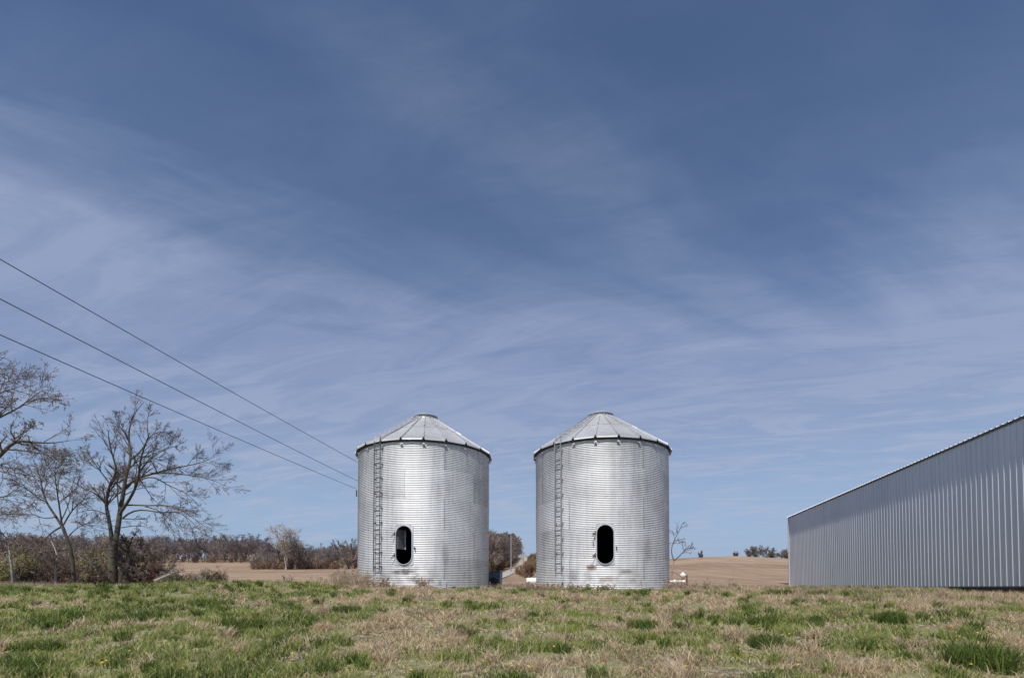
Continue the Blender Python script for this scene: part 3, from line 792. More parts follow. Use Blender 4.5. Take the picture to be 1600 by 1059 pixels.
TS = [tmpl(200+i, 3, rmin=.022, stems=4, dens=.8, clear=.02) for i in range(4)]
rs = np.random.RandomState(1)
GREYB = [(0.208, 0.177, 0.173), (0.247, 0.213, 0.195), (0.169, 0.149, 0.15), (0.273, 0.234, 0.21), (0.195, 0.17, 0.18)]  # bark greys lightened, distance haze put into the colour
BRUSHC = [(0.26, 0.182, 0.143), (0.221, 0.169, 0.13), (0.312, 0.247, 0.156), (0.195, 0.143, 0.13)]
def px2x(p, y): return (p-800)/F*y
spec = []; sb = []
for i in range(430):
    p = rs.uniform(-150, 640); y = rs.uniform(262, 330)*K
    top = np.interp(p, [-150, 150, 280, 400, 480, 640], [834, 836, 838, 839, 850, 852])+rs.uniform(-2, 9)
    hh = (HOR-top)/F*y+EYE-g1(px2x(p, y), y)
    spec.append((px2x(p, y), y, hh))
for i in range(300):
    p = rs.uniform(-150, 640); y = rs.uniform(255, 275)*K if i % 2 else rs.uniform(300, 340)*K; sb.append((px2x(p, y), y, rs.uniform(1.8, 4.2)*(1 if i % 2 else 1.8)))
setp(woods('woods', spec, 1, TB, GREYB, label='grey-brown leafless woods on the skyline beyond the left field'), cat='woods')
setp(woods('brush', sb, 2, TS, BRUSHC, label='low brown brush along the foot of the far woods'), cat='brush')
# nearer clump by the left bin
spec = []; sb = []
for i in range(95):
    p = rs.uniform(398, 640); y = rs.uniform(176, 215)*K
    spec.append((px2x(p, y), y, np.interp(p, [398, 430, 480, 520, 640], [4.5, 6, 6.5, 5.5, 7])*rs.uniform(.7, 1.1)))
for i in range(190):
    p = rs.uniform(392, 640); y = rs.uniform(168, 182)*K; sb.append((px2x(p, y), y, rs.uniform(1.6, 3.6)))
setp(woods('tree_belt', spec, 3, TB, GREYB, label='belt of bare grey trees across the field left of the bins'), cat='trees')
setp(woods('brush', sb, 4, TS, BRUSHC, label='brown brush under the tree belt left of the bins'), cat='brush')
# grove between the bins
spec = []; sb = []
for i in range(420):
    p = rs.uniform(740, 828); y = rs.uniform(95, 215)*K
    base = HOR-(g1(px2x(p, y), y)-EYE)/y*F
    top = np.interp(p, [715, 770, 800, 815, 826], [826, 835, 835, 844, 860])+rs.uniform(0, 14)
    h = (base-top)/F*y
    # stay on the left of the road
    rxx = np.interp(y, ry, rx)
    if px2x(p, y) > rxx-2.6: continue
    spec.append((px2x(p, y), y, max(h, 2)))
for i in range(150):
    y = rs.uniform(85, 190)*K; x = np.interp(y, ry, rx)-rs.uniform(2.2, 9); sb.append((x, y, rs.uniform(1.0, 2.6)))
TBD = [tmpl(300+i, 9, rmin=.036, dens=1.3, clear=.1) for i in range(4)]
setp(woods('woods', spec, 5, TBD, [(.20, .165, .15), (.17, .14, .125), (.24, .185, .16)], label='dense brown leafless grove seen between the two bins'), cat='woods')
setp(woods('brush', sb, 6, TS, [(.10, .09, .05), (.15, .11, .07), (.2, .12, .07)], label='dark brush along the road between the bins'), cat='brush')
sb = []
for i in range(70):
    y = rs.uniform(60, 185)*K; x = np.interp(y, ry, rx)+rs.uniform(1.6, 4.0); sb.append((x, y, rs.uniform(.7, 1.7)))
setp(woods('brush', sb, 7, TS, [(.22, .13, .09), (.27, .2, .12), (.17, .15, .08)], label='rusty brush on the right verge of the climbing road'), cat='brush')

def single(name, pxv, y, h, seed, label, cat='tree', mt='bark_pale', mc='bark_pale', group=None, rmin=.03, **kw):
    y = y*K; T = bare(seed, h, rmin=rmin, **kw); x = px2x(pxv, y)
    root = empty(name, (x, y, g1(x, y)), label, cat, group)
    V, Fq = T.tubes([0, 1], {0: 6, 1: 4}); meshobj('trunk', V, Fq, M[mt], root, True)
    V, Fq = T.tubes([2, 3, 4], S3); meshobj('crown', V, Fq, M[mc], root)
    return root
single('bare_tree', 447, 166, 11.6, 41, 'tall pale-limbed bare tree rising above the tree belt left of the bins', rmin=.026, stems=3, dens=1.15, clear=.3)
single('bare_tree', 466, 168, 9.2, 42, 'dark bare tree just right of the tall pale-limbed tree', mt='bark', mc='twig', rmin=.034, stems=2)
single('bare_tree', 436, 170, 7.2, 43, 'short dark bare tree just left of the tall pale-limbed tree', mt='bark', mc='twig', rmin=.03)
single('bare_tree', 541, 170, 8.6, 44, 'pale bare tree close to the left bin, at the right end of the tree belt', mt='bark_pale', mc='twig', stems=2)
single('bare_tree', 553, 178, 8.8, 45, 'dark bare tree half hidden behind the left bin edge', mt='bark', mc='twig', stems=2)
hill = [(1172, 3.6, 'low wide bare tree, leftmost on the right hilltop'), (1185, 5.3, 'tallest bare tree of the hilltop row, second from its left end'),
        (1197, 4.8, 'slim bare tree third along the hilltop row'), (1206, 4.6, 'bare tree in the middle of the hilltop row'),
        (1221, 4.4, 'round-crowned bare tree near the right end of the hilltop row'), (1233, 4.8, 'bare tree of the hilltop row touching the barn corner')]
for i, (p, h, lab) in enumerate(hill):
    single('bare_tree', p, 182+i*1.5, h*.72+.2, 60+i, lab, mt='wood_grey', mc='hill_twig', group='bare trees on the right hilltop', rmin=.02, dens=1.5, stems=2+(i % 2), clear=.12)
single('shrub', 1097, 180, 1.6+.9, 71, 'tiny lone bush on the hill skyline right of the right bin', 'shrub', 'twig', 'twig', rmin=.03, stems=3, clear=.02)
single('shrub', 1151, 180, 1.9, 72, 'small bush on the very top of the bare hill', 'shrub', 'twig', 'twig', rmin=.03, stems=3, clear=.02)
single('shrub', 1241, 178, 3.2, 73, 'dark bush beneath the hilltop trees beside the barn', 'shrub', 'bark', 'bark', rmin=.03, stems=4, clear=.02)

# ------------------------------------------------------------------ undergrowth and brush on the left
def leaf_cloud(cen, rad, n, cols, rs, size=.034):
    c = rs.normal(0, 1, (n, 3)); c /= np.linalg.norm(c, axis=1, keepdims=True)+1e-9; c *= rs.rand(n, 1)**.45
    c = c*np.array(rad)+np.array(cen)
    a = rs.normal(0, size, (n, 4, 3))
    C = np.array(cols)[rs.randint(len(cols), size=n)]*rs.uniform(.7, 1.3, (n, 1))
    return (c[:, None]+a).reshape(-1, 3), np.repeat(np.concatenate([C, np.ones((n, 1))], 1), 4, 0)
def shrub(pxv, y, h, wd, seed, label, mt, cols, nleaf, cat='shrub', rmin=.007, name='shrub'):
    y = y*K; T = Tree(seed); r = T.r; x = px2x(pxv, y); z = g1(x, y)
    pr = dict(PR, n=[5, 4, 4, 3, 3], rmin=rmin, k=[6, 5, 4, 3, 2], lmax=[.8, .5, .35, .3, .3], wob=.25, up=.03, t0=.15, len=(.4, .7))
    for q in range(int(9+wd*7)):
        bx = r.uniform(-wd*.4, wd*.4)
        T.grow((bx, r.uniform(-.5, .5), -.05), (bx*.5+r.normal(0, .3), r.normal(0, .3), 1), h*r.uniform(.6, 1.1), .018, 0, 3, pr)
    root = empty(name, (x, y, z), label, cat)
    V, Fq = T.tubes(range(0, 5), {0: 4, 1: 3, 2: 3, 3: 3, 4: 3}); meshobj('stems', V, Fq, mt, root)
    if nleaf:
        rs = np.random.RandomState(seed)
        V, C = leaf_cloud((0, 0, h*.5), (wd*.55, .6, h*.45), nleaf, cols, rs)
        meshobj('leaves', V, np.arange(len(V)).reshape(-1, 4), M['leafy'], root, attrs={'Col': ('POINT', 'FLOAT_COLOR', C)})
    return root
OLIVE = [(0.39, 0.351, 0.156), (0.234, 0.234, 0.104), (0.39, 0.312, 0.156)]
YG = [(0.375, 0.388, 0.1), (0.3, 0.338, 0.088)]
TANL = [(0.486, 0.365, 0.243), (0.378, 0.257, 0.176), (0.297, 0.203, 0.135)]
shrub(4, 33, 1.8, 1.4, 11, 'yellow-green budding shrub at the left frame edge', M['bark_pale'], YG+OLIVE, 2200)
shrub(30, 34, 2.3, 1.6, 12, 'olive shrub between the two thin saplings', M['twig'], YG+OLIVE, 2600)
shrub(62, 36.5, 2.5, 1.8, 13, 'tan tangled shrub left of the leaning tree', M['twig'], TANL, 1500)
shrub(98, 36.5, 2.1, 1.2, 14, 'brown twiggy shrub behind the leaning tree trunk', M['bark_red'], TANL, 600)
shrub(147, 37, 2.5, 1.7, 15, 'bright olive shrub between the leaning tree and the forked tree', M['bark_pale'], YG+OLIVE+TANL, 2600)
shrub(140, 34.6, 1.1, 1.4, 25, 'low brown shrub at the foot of the leaning tree', M['twig'], TANL+OLIVE, 1200)
shrub(215, 36, 2.2, 1.3, 16, 'dark leafless thicket behind the vine-tangled tree', M['bark'], TANL, 500)
shrub(232, 35.5, 2.3, 1.2, 17, 'tan and olive shrub right of the vine-tangled tree', M['twig'], TANL+OLIVE, 2400)
shrub(243, 34.5, 1.6, 1.1, 18, 'reddish bramble shrub at the right end of the thicket', M['bark_red'], [(.2, .07, .05), (.14, .06, .05)], 800)
shrub(270, 34, 1.0, 1.0, 19, 'low yellow-green shrub around the leaning pale log', M['bark_pale'], YG+OLIVE, 1100)
shrub(296, 34.5, .95, .9, 20, 'sparse pale shrub between the log and the brush pile', M['bark_pale'], OLIVE+TANL, 500)
shrub(324, 35, 1.15, .5, 21, 'small yellow-green shoot bush behind the brush pile', M['bark_pale'], YG+OLIVE, 450)
shrub(341, 35, 1.0, .4, 22, 'orange-brown dead bush at the right end of the brush pile', M['bark_red'], [(.3, .15, .05), (.25, .14, .06)], 450)
# tangled dark undergrowth mass
T = Tree(50); r = T.r
pr = dict(PR, n=[5, 4, 3, 3, 3], rmin=.008, k=[5, 4, 3, 2, 2], lmax=[.7, .5, .3, .3, .3], wob=.35, up=-.03, t0=.1, len=(.4, .7))
for i in range(380):
    p = r.uniform(-60, 268); y = r.uniform(35.6, 40)*K; x = px2x(p, y)
    T.grow((x, y, g1(x, y)-.03), (r.normal(0, .8), r.normal(0, .4), .8), r.uniform(.5, 1.9)*np.interp(p, [200, 268], [1, .6]), .014, 0, 2, pr)
for i in range(100):    # taller thin background suckers
    p = r.uniform(-60, 240); y = r.uniform(36, 42)*K; x = px2x(p, y)
    T.grow((x, y, g1(x, y)-.03), (r.normal(0, .25), r.normal(0, .2), 1), r.uniform(1.6, 3.6), .02, 0, 3, dict(pr, up=.04, k=[6, 5, 3, 2, 2]))
V, Fq = T.tubes(range(0, 5), {0: 4, 1: 3, 2: 3, 3: 3, 4: 3})
setp(meshobj('undergrowth', V, Fq, M['bark_red']), 'tangled leafless undergrowth beneath the trees on the left', 'undergrowth', kind='stuff')
# fallen log and brush pile
def logthing(name, label, cat, pts, y, r0, r1, m, seed, extra=None):
    T = Tree(seed); pr = dict(PR, rmin=.01, k=[5, 3, 2, 2, 2], lmax=[.5, .3, .2, .2, .2])
    y = y*K; loc = at(pts[0][0], pts[0][1], y)
    limb(T, pts, y, r0, r1, 0, pr, 2, 6, 0)
    for e in extra or []: limb(T, e, y+.2, r0*.7, r1, 0, pr, 2, 8, .3)
    V, Fq = T.tubes(range(0, 3), {0: 8, 1: 4, 2: 3})
    root = meshobj(name, V-np.array(loc), Fq, m, smooth=True); root.location = loc
    return setp(root, label, cat)
logthing('fallen_log', 'long pale fallen log propped up and slanting to the right by the shrubs', 'log', [(243, 907), (258, 900), (268, 896), (279, 891)], 33, .09, .05, M['bark_pale'], 1)
logthing('brush_pile', 'pile of dark broken limbs at the field edge', 'brush pile', [(305, 914), (320, 910), (330, 903), (340, 893)], 34, .09, .03, M['bark'], 2,
         [[(312, 914), (325, 911), (336, 901)], [(318, 912), (330, 912), (348, 911)], [(326, 914), (322, 905), (319, 898)], [(300, 914), (325, 913), (345, 914)]])
# grey stones by the pile
def rock(pxv, y, s, seed, label):
    import bmesh
    bm = bmesh.new(); bmesh.ops.create_icosphere(bm, subdivisions=3, radius=1)
    rs = np.random.RandomState(seed); d = [Vector(rs.normal(0, 1, 3)).normalized() for _ in range(12)]
    for v in bm.verts:
        for q in d:
            e = v.co.dot(q)-.72
            if e > 0: v.co -= q*e*.9
        v.co = Vector((v.co.x*s*1.6, v.co.y*s, v.co.z*s*.7))
    me = bpy.data.meshes.new('rock'); bm.to_mesh(me); bm.free(); me.materials.append(M['concrete'])
    o = bpy.data.objects.new('rock', me); COL.objects.link(o); y = y*K; x = px2x(pxv, y); o.location = (x, y, g1(x, y)+s*.3)
    setp(o, label, 'rock')
rock(345, 33, .28, 3, 'grey stone at the right foot of the brush pile')
rock(296, 33, .2, 4, 'pale stone left of the brush pile')

# ------------------------------------------------------------------ power line
YP = 45*K; XP = px2x(573, YP)
pole = empty('utility_pole', (XP, YP, g1(XP, YP)), 'wooden utility pole behind the left bin, carrying the three wires', 'utility pole')
ztop = at(573, 716, YP)[2]-g1(XP, YP)
MB().bar((0, 0, -.5), (0, 0, ztop), .16, n=12, r2=.10).build('pole', M['wood_grey'], pole)
MB().box((0, 0, ztop-.35), (.10, 1.6, .12)).build('crossarm', M['wood_grey'], pole)
zi = at(556, 770, YP)[2]-g1(XP, YP); dxp = px2x(556, YP)-XP
MB().bar((0, 0, zi-.25), (dxp+.15, 0, zi-.25), .03).box((dxp+.25, 0, zi-.25), (.12, .06, .08)).build('bracket', M['dark_steel'], pole)
ins = MB(); ins.lathe([(.02, -.28), (.05, -.22), (.03, -.12), (.06, -.05), (.03, .05), (.06, .12), (.03, .24), (.001, .25)], 10, (dxp, 0, zi))
ins.build('insulator', M['dark_steel'], pole)
def wire(x_end, y_end_px, side, label, sag):
    # span between the pole and the next one standing outside the frame on the left
    A = Vector(at(x_end, y_end_px, YP))
    gx, gy, gz = side
    P = [];
    for i in range(41):
        t = i/40; p = A.lerp(Vector(side), t); p.z -= sag*4*t*(1-t); P.append(tuple(p))
    P = np.array(P); T = Tree(0); T.put(0, P, np.full(41, .013)); V, Fq = T.tubes([0], {0: 6})
    setp(meshobj('power_line', V, Fq, M['wire'], smooth=True), label, 'power line', 'wires of the power line')
def far_end(pxv, pyv, A, y=16.0, tot=-15.0*K):
    Pm = Vector(at(pxv, pyv, y)); A = Vector(A); k = (tot-YP)/(y-YP)
    return A+(Pm-A)*k
for (xe, ye, py0, lab, sag, yl) in ((573, 729.5, 405, 'topmost power line wire crossing the sky at left', .25, 16.3),
                                (573, 758, 467, 'middle power line wire crossing the sky at left', .25, 15.8),
                                (556, 763, 523, 'lowest power line wire, ending at the insulator beside the left bin', .25, 16.8)):
    A = at(xe, ye, YP)
    yl = yl*K; t = (YP-yl)/(YP+15*K)
    E = far_end(0, py0, A, yl)
    # lift both wire ends' chord so that the sagging wire still passes through the same point
    E.z += sag*4*(1-t)
    wire(xe, ye, tuple(E), lab, sag)
# poles on the hillside road
def roadpole(pxv, ytop, ybase, y, r, m, label, name='utility_pole', arm=False):
    y = y*K
    x = px2x(pxv, y); z = g1(x, y); zt = at(pxv, ytop, y)[2]
    root = empty(name, (x, y, z), label, 'pole')
    MB().bar((0, 0, -.3), (0, 0, zt-z), r, n=8, r2=r*.75).build('pole', m, root)
    if arm: MB().box((0, 0, zt-z-.9), (1.9, .12, .14)).build('crossarm', m, root)
roadpole(798.5, 836, 896, 92, .09, M['grey_steel'], 'slim grey utility pole in front of the grove between the bins')
roadpole(817.5, 861, 880, 120, .13, M['bark_pale'], 'short pale pole with crossarm beside the climbing road', arm=True)
roadpole(829.5, 866, 873, 150, .2, M['bark'], 'small dark post where the road tops the hill', name='post')

# ------------------------------------------------------------------ equipment behind the bins
# blue aeration fan housing behind the left bin
x = px2x(775, 27.5*K); fan = empty('aeration_fan', (x, 27.5*K, BASEZ-.06), 'dark blue rounded fan housing tucked behind the left bin', 'fan')
mb = MB(); prof = [(-.75, .0), (-.75, .35), (-.66, .52), (-.50, .66), (-.25, .76), (.05, .82), (.22, .80), (.29, .74), (.27, .4), (.22, .0)]
n = len(prof)
mb.add([(a, -.35, b) for a, b in prof]+[(a, .45, b) for a, b in prof], [tuple(range(n))[::-1], tuple(range(n, 2*n))]+[(i, i+1, n+i+1, n+i) for i in range(n-1)])
hs_ = mb.build('housing', M['blue_paint'], fan)
mb = MB()
for k in range(len(prof)-1):
    a, b = prof[k], prof[k+1]
    mb.bar((a[0], -.37, a[1]*1.02), (b[0], -.37, b[1]*1.02), .02)
mb.build('rim', M['dark_steel'], hs_)
mb = MB(); mb.bar((-.1, -.36, .3), (-.1, -.44, .3), .24, n=20, r2=.22); mb.build('intake', M['black'], hs_)
MB().box((-.25, -.50, .12), (.14, .10, .22)).bar((-.25, -.5, .23), (-.25, -.45, .36), .02).build('switch_box', M['white_paint'], fan)
MB().box((-.6, 0, -.04), (.1, .8, .1)).box((.2, 0, -.04), (.1, .8, .1)).build('skid', M['black'], fan)
# white ribbed pipe end left of the right bin
x = px2x(838, 26*K); z0 = at(838, 907.5, 26*K)[2]
pe = empty('white_duct', (x, 26*K, g1(x, 26*K)), 'short fat white duct end sticking out left of the right bin', 'duct'); zl = z0-g1(x, 26*K)
mb = MB()
def rings(mb, prof, z, y=0):
    n = 18; V = [(a, y+r*math.cos(2*math.pi*i/n), z+r*math.sin(2*math.pi*i/n)) for a, r in prof for i in range(n)]
    mb.add(V, [(j*n+i, j*n+(i+1) % n, (j+1)*n+(i+1) % n, (j+1)*n+i) for j in range(len(prof)-1) for i in range(n)]+[tuple(range(n))])
rings(mb, [(-.43, .02), (-.43, .125), (-.38, .15), (-.30, .15), (-.28, .135), (-.24, .15), (-.12, .15), (-.10, .135), (-.06, .15), (.8, .15)], zl)
mb.build('duct', M['white_paint'], pe, False)
mb = MB(); mb.box((-.05, 0, zl/2-.1), (.12, .16, zl)); mb.build('support', M['white_paint'], pe)
mb = MB(); mb.box((-.36, -.05, zl-.19), (.09, .12, .1)); mb.build('cap_bracket', M['rust'], pe)
# piping right of the right bin
x = px2x(1043, 26*K); zp = at(1043, 908, 26*K)[2]; gz = g1(x, 26*K); zl = zp-gz
pp = empty('white_piping', (x, 26*K, gz), 'white pipe run with valve body and posts right of the right bin', 'pipe')
mb = MB(); rings(mb, [(-.5, .045), (.26, .045), (.26, .085), (.36, .085), (.36, .04), (.42, .04), (.44, .055), (.60, .055), (.66, .035), (.68, .075), (.74, .075), (.74, .01)], zl)
mb.build('pipe', M['white_paint'], pp, True)
mb = MB(); mb.lathe([(.01, -.10), (.08, -.09), (.13, -.02), (.13, .04), (.10, .06), (.06, .08), (.06, .13), (.001, .135)], 18, (.66, 0, zl+.26)); mb.build('regulator', M['white_paint'], pp, True)
mb = MB(); mb.bar((.62, 0, zl-.15), (.62, 0, zl+.2), .018); mb.bar((.70, 0, zl-.3), (.70, 0, zl+.2), .018); mb.build('riser', M['rust'], pp)
mb = MB(); mb.box((.83, 0, zl/2-.05), (.05, .05, zl+.35+.3)); mb.build('post', M['rust'], pp)
for q in (.3, .42, .74):
    MB().box((q, 0, zl/2-.06), (.04, .06, zl-.02)).build('stand', M['rust'], pp)
mb = MB(); mb.path([(-.4, .3, zl+.42), (.2, .3, zl+.42), (.42, .2, zl+.36), (.55, .1, zl+.26)], .012); mb.build('gas_line', M['rust'], pp)
x = px2x(564, 26.3*K); z0 = at(564, 905, 26.3*K)[2]; gz = g1(x, 26.3*K)
pe = empty('white_duct', (x, 26.3*K, gz), 'tip of a white pipe peeking out left of the left bin', 'duct')
mb = MB(); rings(mb, [(-.22, .02), (-.22, .07), (-.19, .085), (-.12, .085), (-.10, .07), (.6, .07)], z0-gz); mb.build('duct', M['white_paint'], pe, True)
MB().box((.05, 0, (z0-gz)/2-.05), (.08, .1, (z0-gz))).build('support', M['white_paint'], pe)

# ------------------------------------------------------------------ grass
def frustum_pts(n, y0, y1, rs, margin=1.5, power=1.0):
    y = (y0**power+(y1**power-y0**power)*rs.rand(n))**(1/power)
    x = rs.uniform(-1, 1, n)*(y*1.03+margin); return x, y
def blades(name, x, y, h, wd, lean, col, rs, label, curl=1.0, tipcol=1.0):
    n = len(x); z = G(x, y)-.01
    d = rs.uniform(0, 2*math.pi, n); lx = np.cos(d)*lean; ly = np.sin(d)*lean
    f = rs.uniform(0, 2*math.pi, n); wx = np.cos(f)*wd; wy = np.sin(f)*wd*.6
    s = np.sqrt(np.maximum(1-np.minimum(lean, .98)**2, .03))
    P0 = np.stack([x, y, z], 1)
    P1 = P0+np.stack([lx*h*.35, ly*h*.35, h*.58*(s*.6+.4)], 1)
    P2 = P0+np.stack([lx*h*(1+.2*curl), ly*h*(1+.2*curl), h*s], 1)
    W = np.stack([wx, wy, 0*wx], 1)
    V = np.stack([P0-W, P0+W, P1+W*.8, P1-W*.8, P2], 1)
    k = np.arange(n)[:, None]*5
    C = np.repeat(np.concatenate([col, np.ones((n, 1))], 1)[:, None], 5, 1)
    return V.reshape(-1, 3), (k+np.array([[0, 1, 2, 3]]), k+np.array([[3, 2, 4]])), C.reshape(-1, 4)
def grass_obj(name, parts, label, m='blade'):
    Vs, Q, Tn, Cs = [], [], [], []; k = 0
    for V, (q, t), C in parts: Vs.append(V); Q.append(q+k); Tn.append(t+k); Cs.append(C); k += len(V)
    o = meshobj(name, np.concatenate(Vs), [np.concatenate(Q), np.concatenate(Tn)], M[m], attrs={'Col': ('POINT', 'FLOAT_COLOR', np.concatenate(Cs))})
    return setp(o, label, None, None, 'stuff')
def pick(pal, rs, n, var=.25):
    c = np.array(pal)[rs.randint(len(pal), size=n)]; return c*rs.uniform(1-var, 1+var, (n, 1))*rs.uniform(.93, 1.07, (n, 3))
def greenness(x, y):
    y = y/K
    p = 800+950*x/np.maximum(y, 1)
    big = fbm(x*.28+2, y*.28*1.3+7, 41, 3); mid = fbm(x*1.1, y*1.1, 43, 3); sm = fbm(x*3.5, y*3.5, 44, 2)
    g = np.interp(p, [0, 450, 620, 1000, 1100, 1250, 1450, 1600], [.70, .64, .52, .50, .50, .52, .47, .46])
    g = g+np.where(p < 520, np.clip((y-11)/8, 0, 1)*.12, 0)                       # lush swell on the left
    g = g-np.clip((p-1380)/200, 0, 1)*np.clip(1-abs(y-16)/4, 0, 1)*.28             # straw band before the barn
    g = g-np.exp(-((p-590)/90)**2)*np.clip((y-18)/3, 0, 1)*.5
    return g+(big-.5)*.8+(mid-.5)*1.0+(sm-.5)*.7
FRESH = [(0.319, 0.378, 0.1), (0.26, 0.319, 0.071), (0.413, 0.437, 0.165), (0.201, 0.271, 0.071), (0.496, 0.496, 0.248)]
MOSS = [(0.401, 0.437, 0.071), (0.33, 0.378, 0.059), (0.472, 0.484, 0.118)]
DARKG = [(0.094, 0.143, 0.035), (0.072, 0.116, 0.033), (0.121, 0.171, 0.044)]
OLV = [(0.46, 0.413, 0.201), (0.555, 0.496, 0.295), (0.366, 0.354, 0.142)]
STRAW = [(.66, .54, .36), (.76, .65, .46), (.54, .43, .29), (.70, .57, .40), (.58, .48, .34)]
DEAD = [(0.391, 0.314, 0.202), (0.276, 0.213, 0.135), (0.483, 0.391, 0.26), (0.322, 0.273, 0.193)]
rs = np.random.RandomState(9)
def lawn(n, y0, y1, seed, power):
    rs = np.random.RandomState(seed); x, y = frustum_pts(n, y0, y1, rs, 1.6, power)
    hol = fbm(x*2.6+1, y*2.6+6, 71, 3); kk = rs.rand(n) < np.clip((hol-.36)*7, .10, 1); x, y = x[kk], y[kk]; n = len(x); hol = hol[kk]
    g = greenness(x, y)+rs.normal(0, .10, n)
    kind = np.where(g > .53, 0, np.where(g > .40, 1, 2))
    wdt = (.0030+.00055*y)
    parts = []
    # green
    k = kind == 0; m = k.sum(); xx, yy = x[k], y[k]
    lush = np.clip((g[k]-.5)*3, 0, 1)
    hgt = (.045+.13*lush*rs.rand(m))*rs.uniform(.6, 1.3, m)
    dk = rs.rand(m) < np.clip((fbm(xx*.9, yy*.9, 47, 3)-.45)*3, 0, .8)
    c = np.where(dk[:, None], pick(DARKG, rs, m), pick(FRESH, rs, m)); ol = rs.rand(m) < .25; c[ol] = pick(OLV, rs, ol.sum())
    ms = (fbm(xx*.8+9, yy*.8+4, 61, 2) > .56) & (rs.rand(m) < .75) & (yy < 16); c[ms] = pick(MOSS, rs, ms.sum()); hgt[ms] *= .45
    parts.append(blades('g', xx, yy, hgt, wdt[k]*rs.uniform(.8, 1.6, m), rs.uniform(.15, .8, m), c, rs, ''))
    k = kind == 1; m = k.sum()
    c = pick(OLV, rs, m); s_ = rs.rand(m) < .45; c[s_] = pick(STRAW, rs, s_.sum()); s_ = rs.rand(m) < .25; c[s_] = pick(DEAD, rs, s_.sum()); s_ = rs.rand(m) < .3; c[s_] = pick(FRESH, rs, s_.sum())
    parts.append(blades('g', x[k], y[k], rs.uniform(.03, .10, m), wdt[k]*rs.uniform(.8, 1.6, m), rs.uniform(.4, .95, m), c, rs, ''))
    green = parts
    k = kind == 2; m = k.sum()
    c = pick(STRAW, rs, m); dn = fbm(x[k]*1.7, y[k]*1.7, 49, 2)
    s_ = rs.rand(m) < np.clip((dn-.42)*4, .1, .75); c[s_] = pick(DEAD, rs, s_.sum())
    s_ = rs.rand(m) < .12; c[s_] = pick(OLV, rs, s_.sum())
    dry = [blades('g', x[k], y[k], rs.uniform(.04, .14, m)*rs.uniform(.6, 1.4, m), wdt[k]*rs.uniform(.6, 1.3, m), rs.uniform(.5, .98, m), c, rs, '')]
    return green, dry
ga, da_ = lawn(230000, 4.5, 10.8, 1, 1.2); gb, db = lawn(230000, 10.8, 26, 2, 1.0)
# tussocks: clumped, taller, darker
def tuft(cx, cy, n, r, h, pal, rs, lean=(.15, .75)):
    a = rs.uniform(0, 6.28, n); q = r*np.sqrt(rs.rand(n))*.6
    x = cx+np.cos(a)*q; y = cy+np.sin(a)*q
    hh = h*rs.uniform(.5, 1.1, n)
    V, Fq, C = blades('t', x, y, hh, np.full(n, .0035+.0005*cy)*rs.uniform(.7, 1.2, n), rs.uniform(*lean, n), pick(pal, rs, n), rs, '')
    return V, Fq, C
tf = []; td = []
for i in range(2300):
    x, y = frustum_pts(1, 5, 23, rs, .5, 1.3); g = greenness(x, y)[0]+rs.normal(0, .08)
    x, y = x[0], y[0]
    if g > .50: tf.append(tuft(x, y, rs.randint(50, 150), rs.uniform(.07, .24), rs.uniform(.10, .24), DARKG+FRESH[:1] if rs.rand() < .42 else FRESH+OLV[:1], rs))
    elif g < .42: td.append(tuft(x, y, rs.randint(40, 130), rs.uniform(.08, .26), rs.uniform(.12, .28), STRAW if rs.rand() < .93 else DEAD, rs, (.3, .97)))
# the conspicuous dark tussocks
for (p, row, r, h, n) in ((1390, 972, .42, .24, 700), (1530, 1040, .55, .34, 900), (1190, 975, .40, .2, 500), (1222, 930, .45, .22, 500), (1278, 933, .45, .22, 500), (1005, 985, .4, .24, 500),
                          (385, 985, .45, .26, 700), (370, 992, .35, .2, 400), (1245, 945, .35, .2, 300), (1520, 985, .2, .22, 160), (1195, 1010, .35, .22, 500), (545, 957, .4, .2, 500), (100, 970, .8, .22, 700), (210, 970, .7, .22, 700), (330, 945, .8, .2, 700), (30, 1050, .5, .25, 700)):
    yy = np.linspace(4, 26, 500); zz = G(px2x(p, yy), yy); rw = HOR-(zz-EYE)/yy*F; y = yy[np.argmin(abs(rw-row))]
    tf.append(tuft(px2x(p, y), y, n, r, h, DARKG+FRESH[1:2], rs))
grass_obj('green_grass', ga+gb+tf, 'green spring grass with darker tussocks covering the foreground')
grass_obj('dry_grass', da_+db+td, 'matted straw-coloured dead grass between the green patches')
# tall dry grass and weeds
parts = []
def drift(pa, pb, ya, yb, n, h, pal, rs, lean=(.1, .7)):
    p = rs.uniform(pa, pb, n); y = rs.uniform(ya, yb, n)*K; x = px2x(p, y)
    cl = fbm(x*2.2, y*2.2, 55, 2); k = rs.rand(n) < np.clip((cl-.35)*3.5, .05, 1); x, y = x[k], y[k]; n = len(x)
    return blades('d', x, y, h*rs.uniform(.35, 1.15, n)*(.6+.8*fbm(x*1.3, y*1.3, 57, 2)), np.full(n, .006)*rs.uniform(.8, 1.8, n), rs.uniform(*lean, n), pick(pal, rs, n), rs, '')
PALE = [(.52, .43, .30), (.44, .36, .25), (.58, .49, .36)]
PINK = [(.38, .28, .21), (.44, .34, .26), (.30, .21, .16)]
parts.append(drift(520, 575, 20.5, 26, 8000, .55, PALE, rs))
parts.append(drift(440, 560, 26, 36, 9000, .35, PALE+PINK, rs))
parts.append(drift(560, 850, 20.6, 22.3, 7000, .16, PALE+PINK, rs))
parts.append(drift(765, 840, 24.5, 34, 8000, .30, PALE+PINK, rs))
parts.append(drift(1030, 1240, 22, 33, 16000, .22, PALE+PINK, rs))
parts.append(drift(1235, 1640, 14.5, 24, 16000, .20, PALE+PINK, rs))
parts.append(drift(1380, 1640, 13.0, 16.5, 11000, .22, PALE+STRAW, rs))
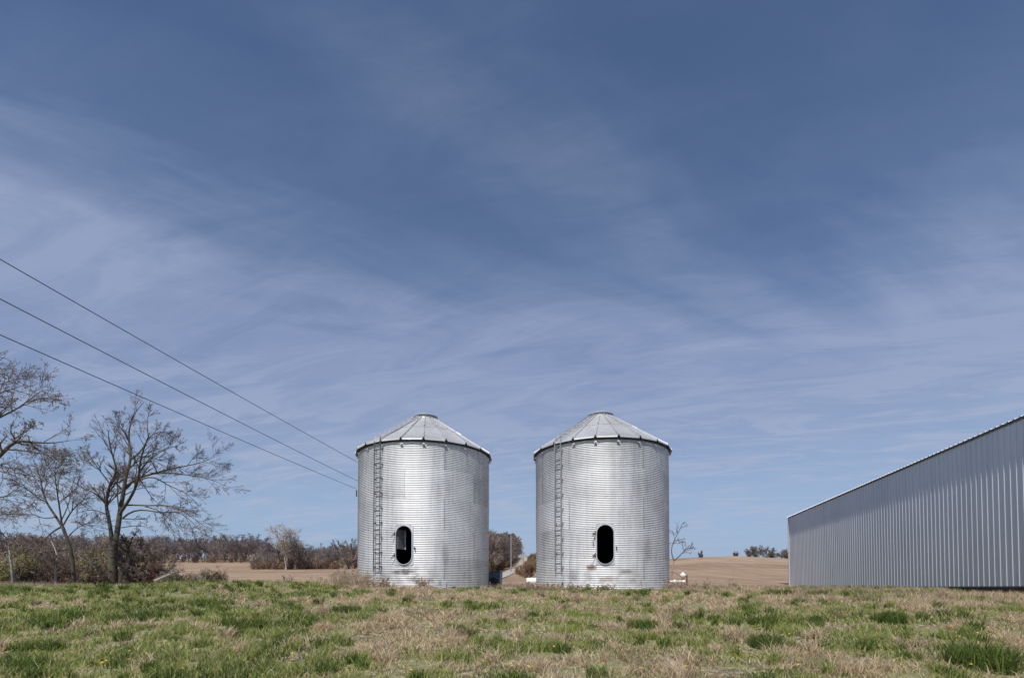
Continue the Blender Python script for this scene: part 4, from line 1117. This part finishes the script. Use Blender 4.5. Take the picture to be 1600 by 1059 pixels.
parts.append(drift(560, 1640, 18.5, 23, 16000, .17, PALE+PINK+OLV, rs))
parts.append(drift(-20, 560, 20, 27, 16000, .2, FRESH+OLV+PALE, rs))
parts.append(drift(-20, 130, 25, 31, 12000, .35, PALE+PINK, rs))
parts.append(drift(130, 420, 29, 34, 9000, .22, PINK+OLV, rs))
grass_obj('tall_dry_grass', parts, 'tall pale dry grass around the bins, fence row and barn foot')
# straggly dry weeds at the foot of the bins
T = Tree(91); r = T.r; pr = dict(PR, n=[5, 4, 3, 3, 3], rmin=.006, k=[7, 4, 3, 2, 2], lmax=[.35, .2, .15, .1, .1], wob=.3, up=.02, t0=.2, len=(.4, .7))
for (p0, p1, y0_, y1_, n_, h_) in ((585, 612, 21.6, 22.1, 26, .35), (655, 675, 21.8, 22.1, 12, .5), (818, 870, 20.5, 21.9, 110, .28), (870, 960, 21.3, 21.9, 90, .26), (1040, 1085, 22, 24, 60, .3), (540, 560, 20, 23, 20, .6), (440, 520, 22, 30, 24, .55), (1090, 1160, 22, 27, 14, .4)):
    for i in range(n_):
        y = r.uniform(y0_, y1_)*K; x = px2x(r.uniform(p0, p1), y)
        T.grow((x, y, g1(x, y)-.02), (r.normal(0, .5), r.normal(0, .4), 1), h_*r.uniform(.5, 1.3), .008, 0, 2, pr)
V, Fq = T.tubes(range(0, 4), {0: 3, 1: 3, 2: 3, 3: 3})
setp(meshobj('dry_weeds', V, Fq, M['bark_red']), 'reddish-brown dead weed stalks along the foot of the bins', None, None, 'stuff')
# dandelions
V, Q = [], []; C = []; rs = np.random.RandomState(12); k = 0
for (p, row) in [(810, 1046), (812, 1048), (872, 1046), (755, 1056), (834, 1054), (170, 1044), (178, 1043), (215, 1026), (212, 1038), (1490, 982), (1492, 985), (930, 1004), (760, 992), (150, 1046), (640, 1040), (1060, 1052)]+[(rs.uniform(0, 1600), rs.uniform(985, 1058)) for _ in range(22)]:
    yy = np.linspace(4, 26, 400); zz = G(px2x(p, yy), yy); rw = HOR-(zz-EYE)/yy*F; y = yy[np.argmin(abs(rw-row))]; x = px2x(p, y)+rs.normal(0, .05); z = g1(x, y)+rs.uniform(.06, .10)
    rr = rs.uniform(.014, .022); n = 8
    V += [(x, y, z+.012)]+[(x+rr*math.cos(6.283*i/n), y+rr*math.sin(6.283*i/n), z+rs.uniform(-.004, .004)) for i in range(n)]
    Q += [(k, k+1+i, k+1+(i+1) % n) for i in range(n)]; C += [(.75, .52, .02, 1)]*(n+1); k += n+1
setp(meshobj('dandelions', V, Q, M['leafy'], attrs={'Col': ('POINT', 'FLOAT_COLOR', C)}), 'scattered yellow dandelion heads in the foreground grass', None, None, 'stuff')
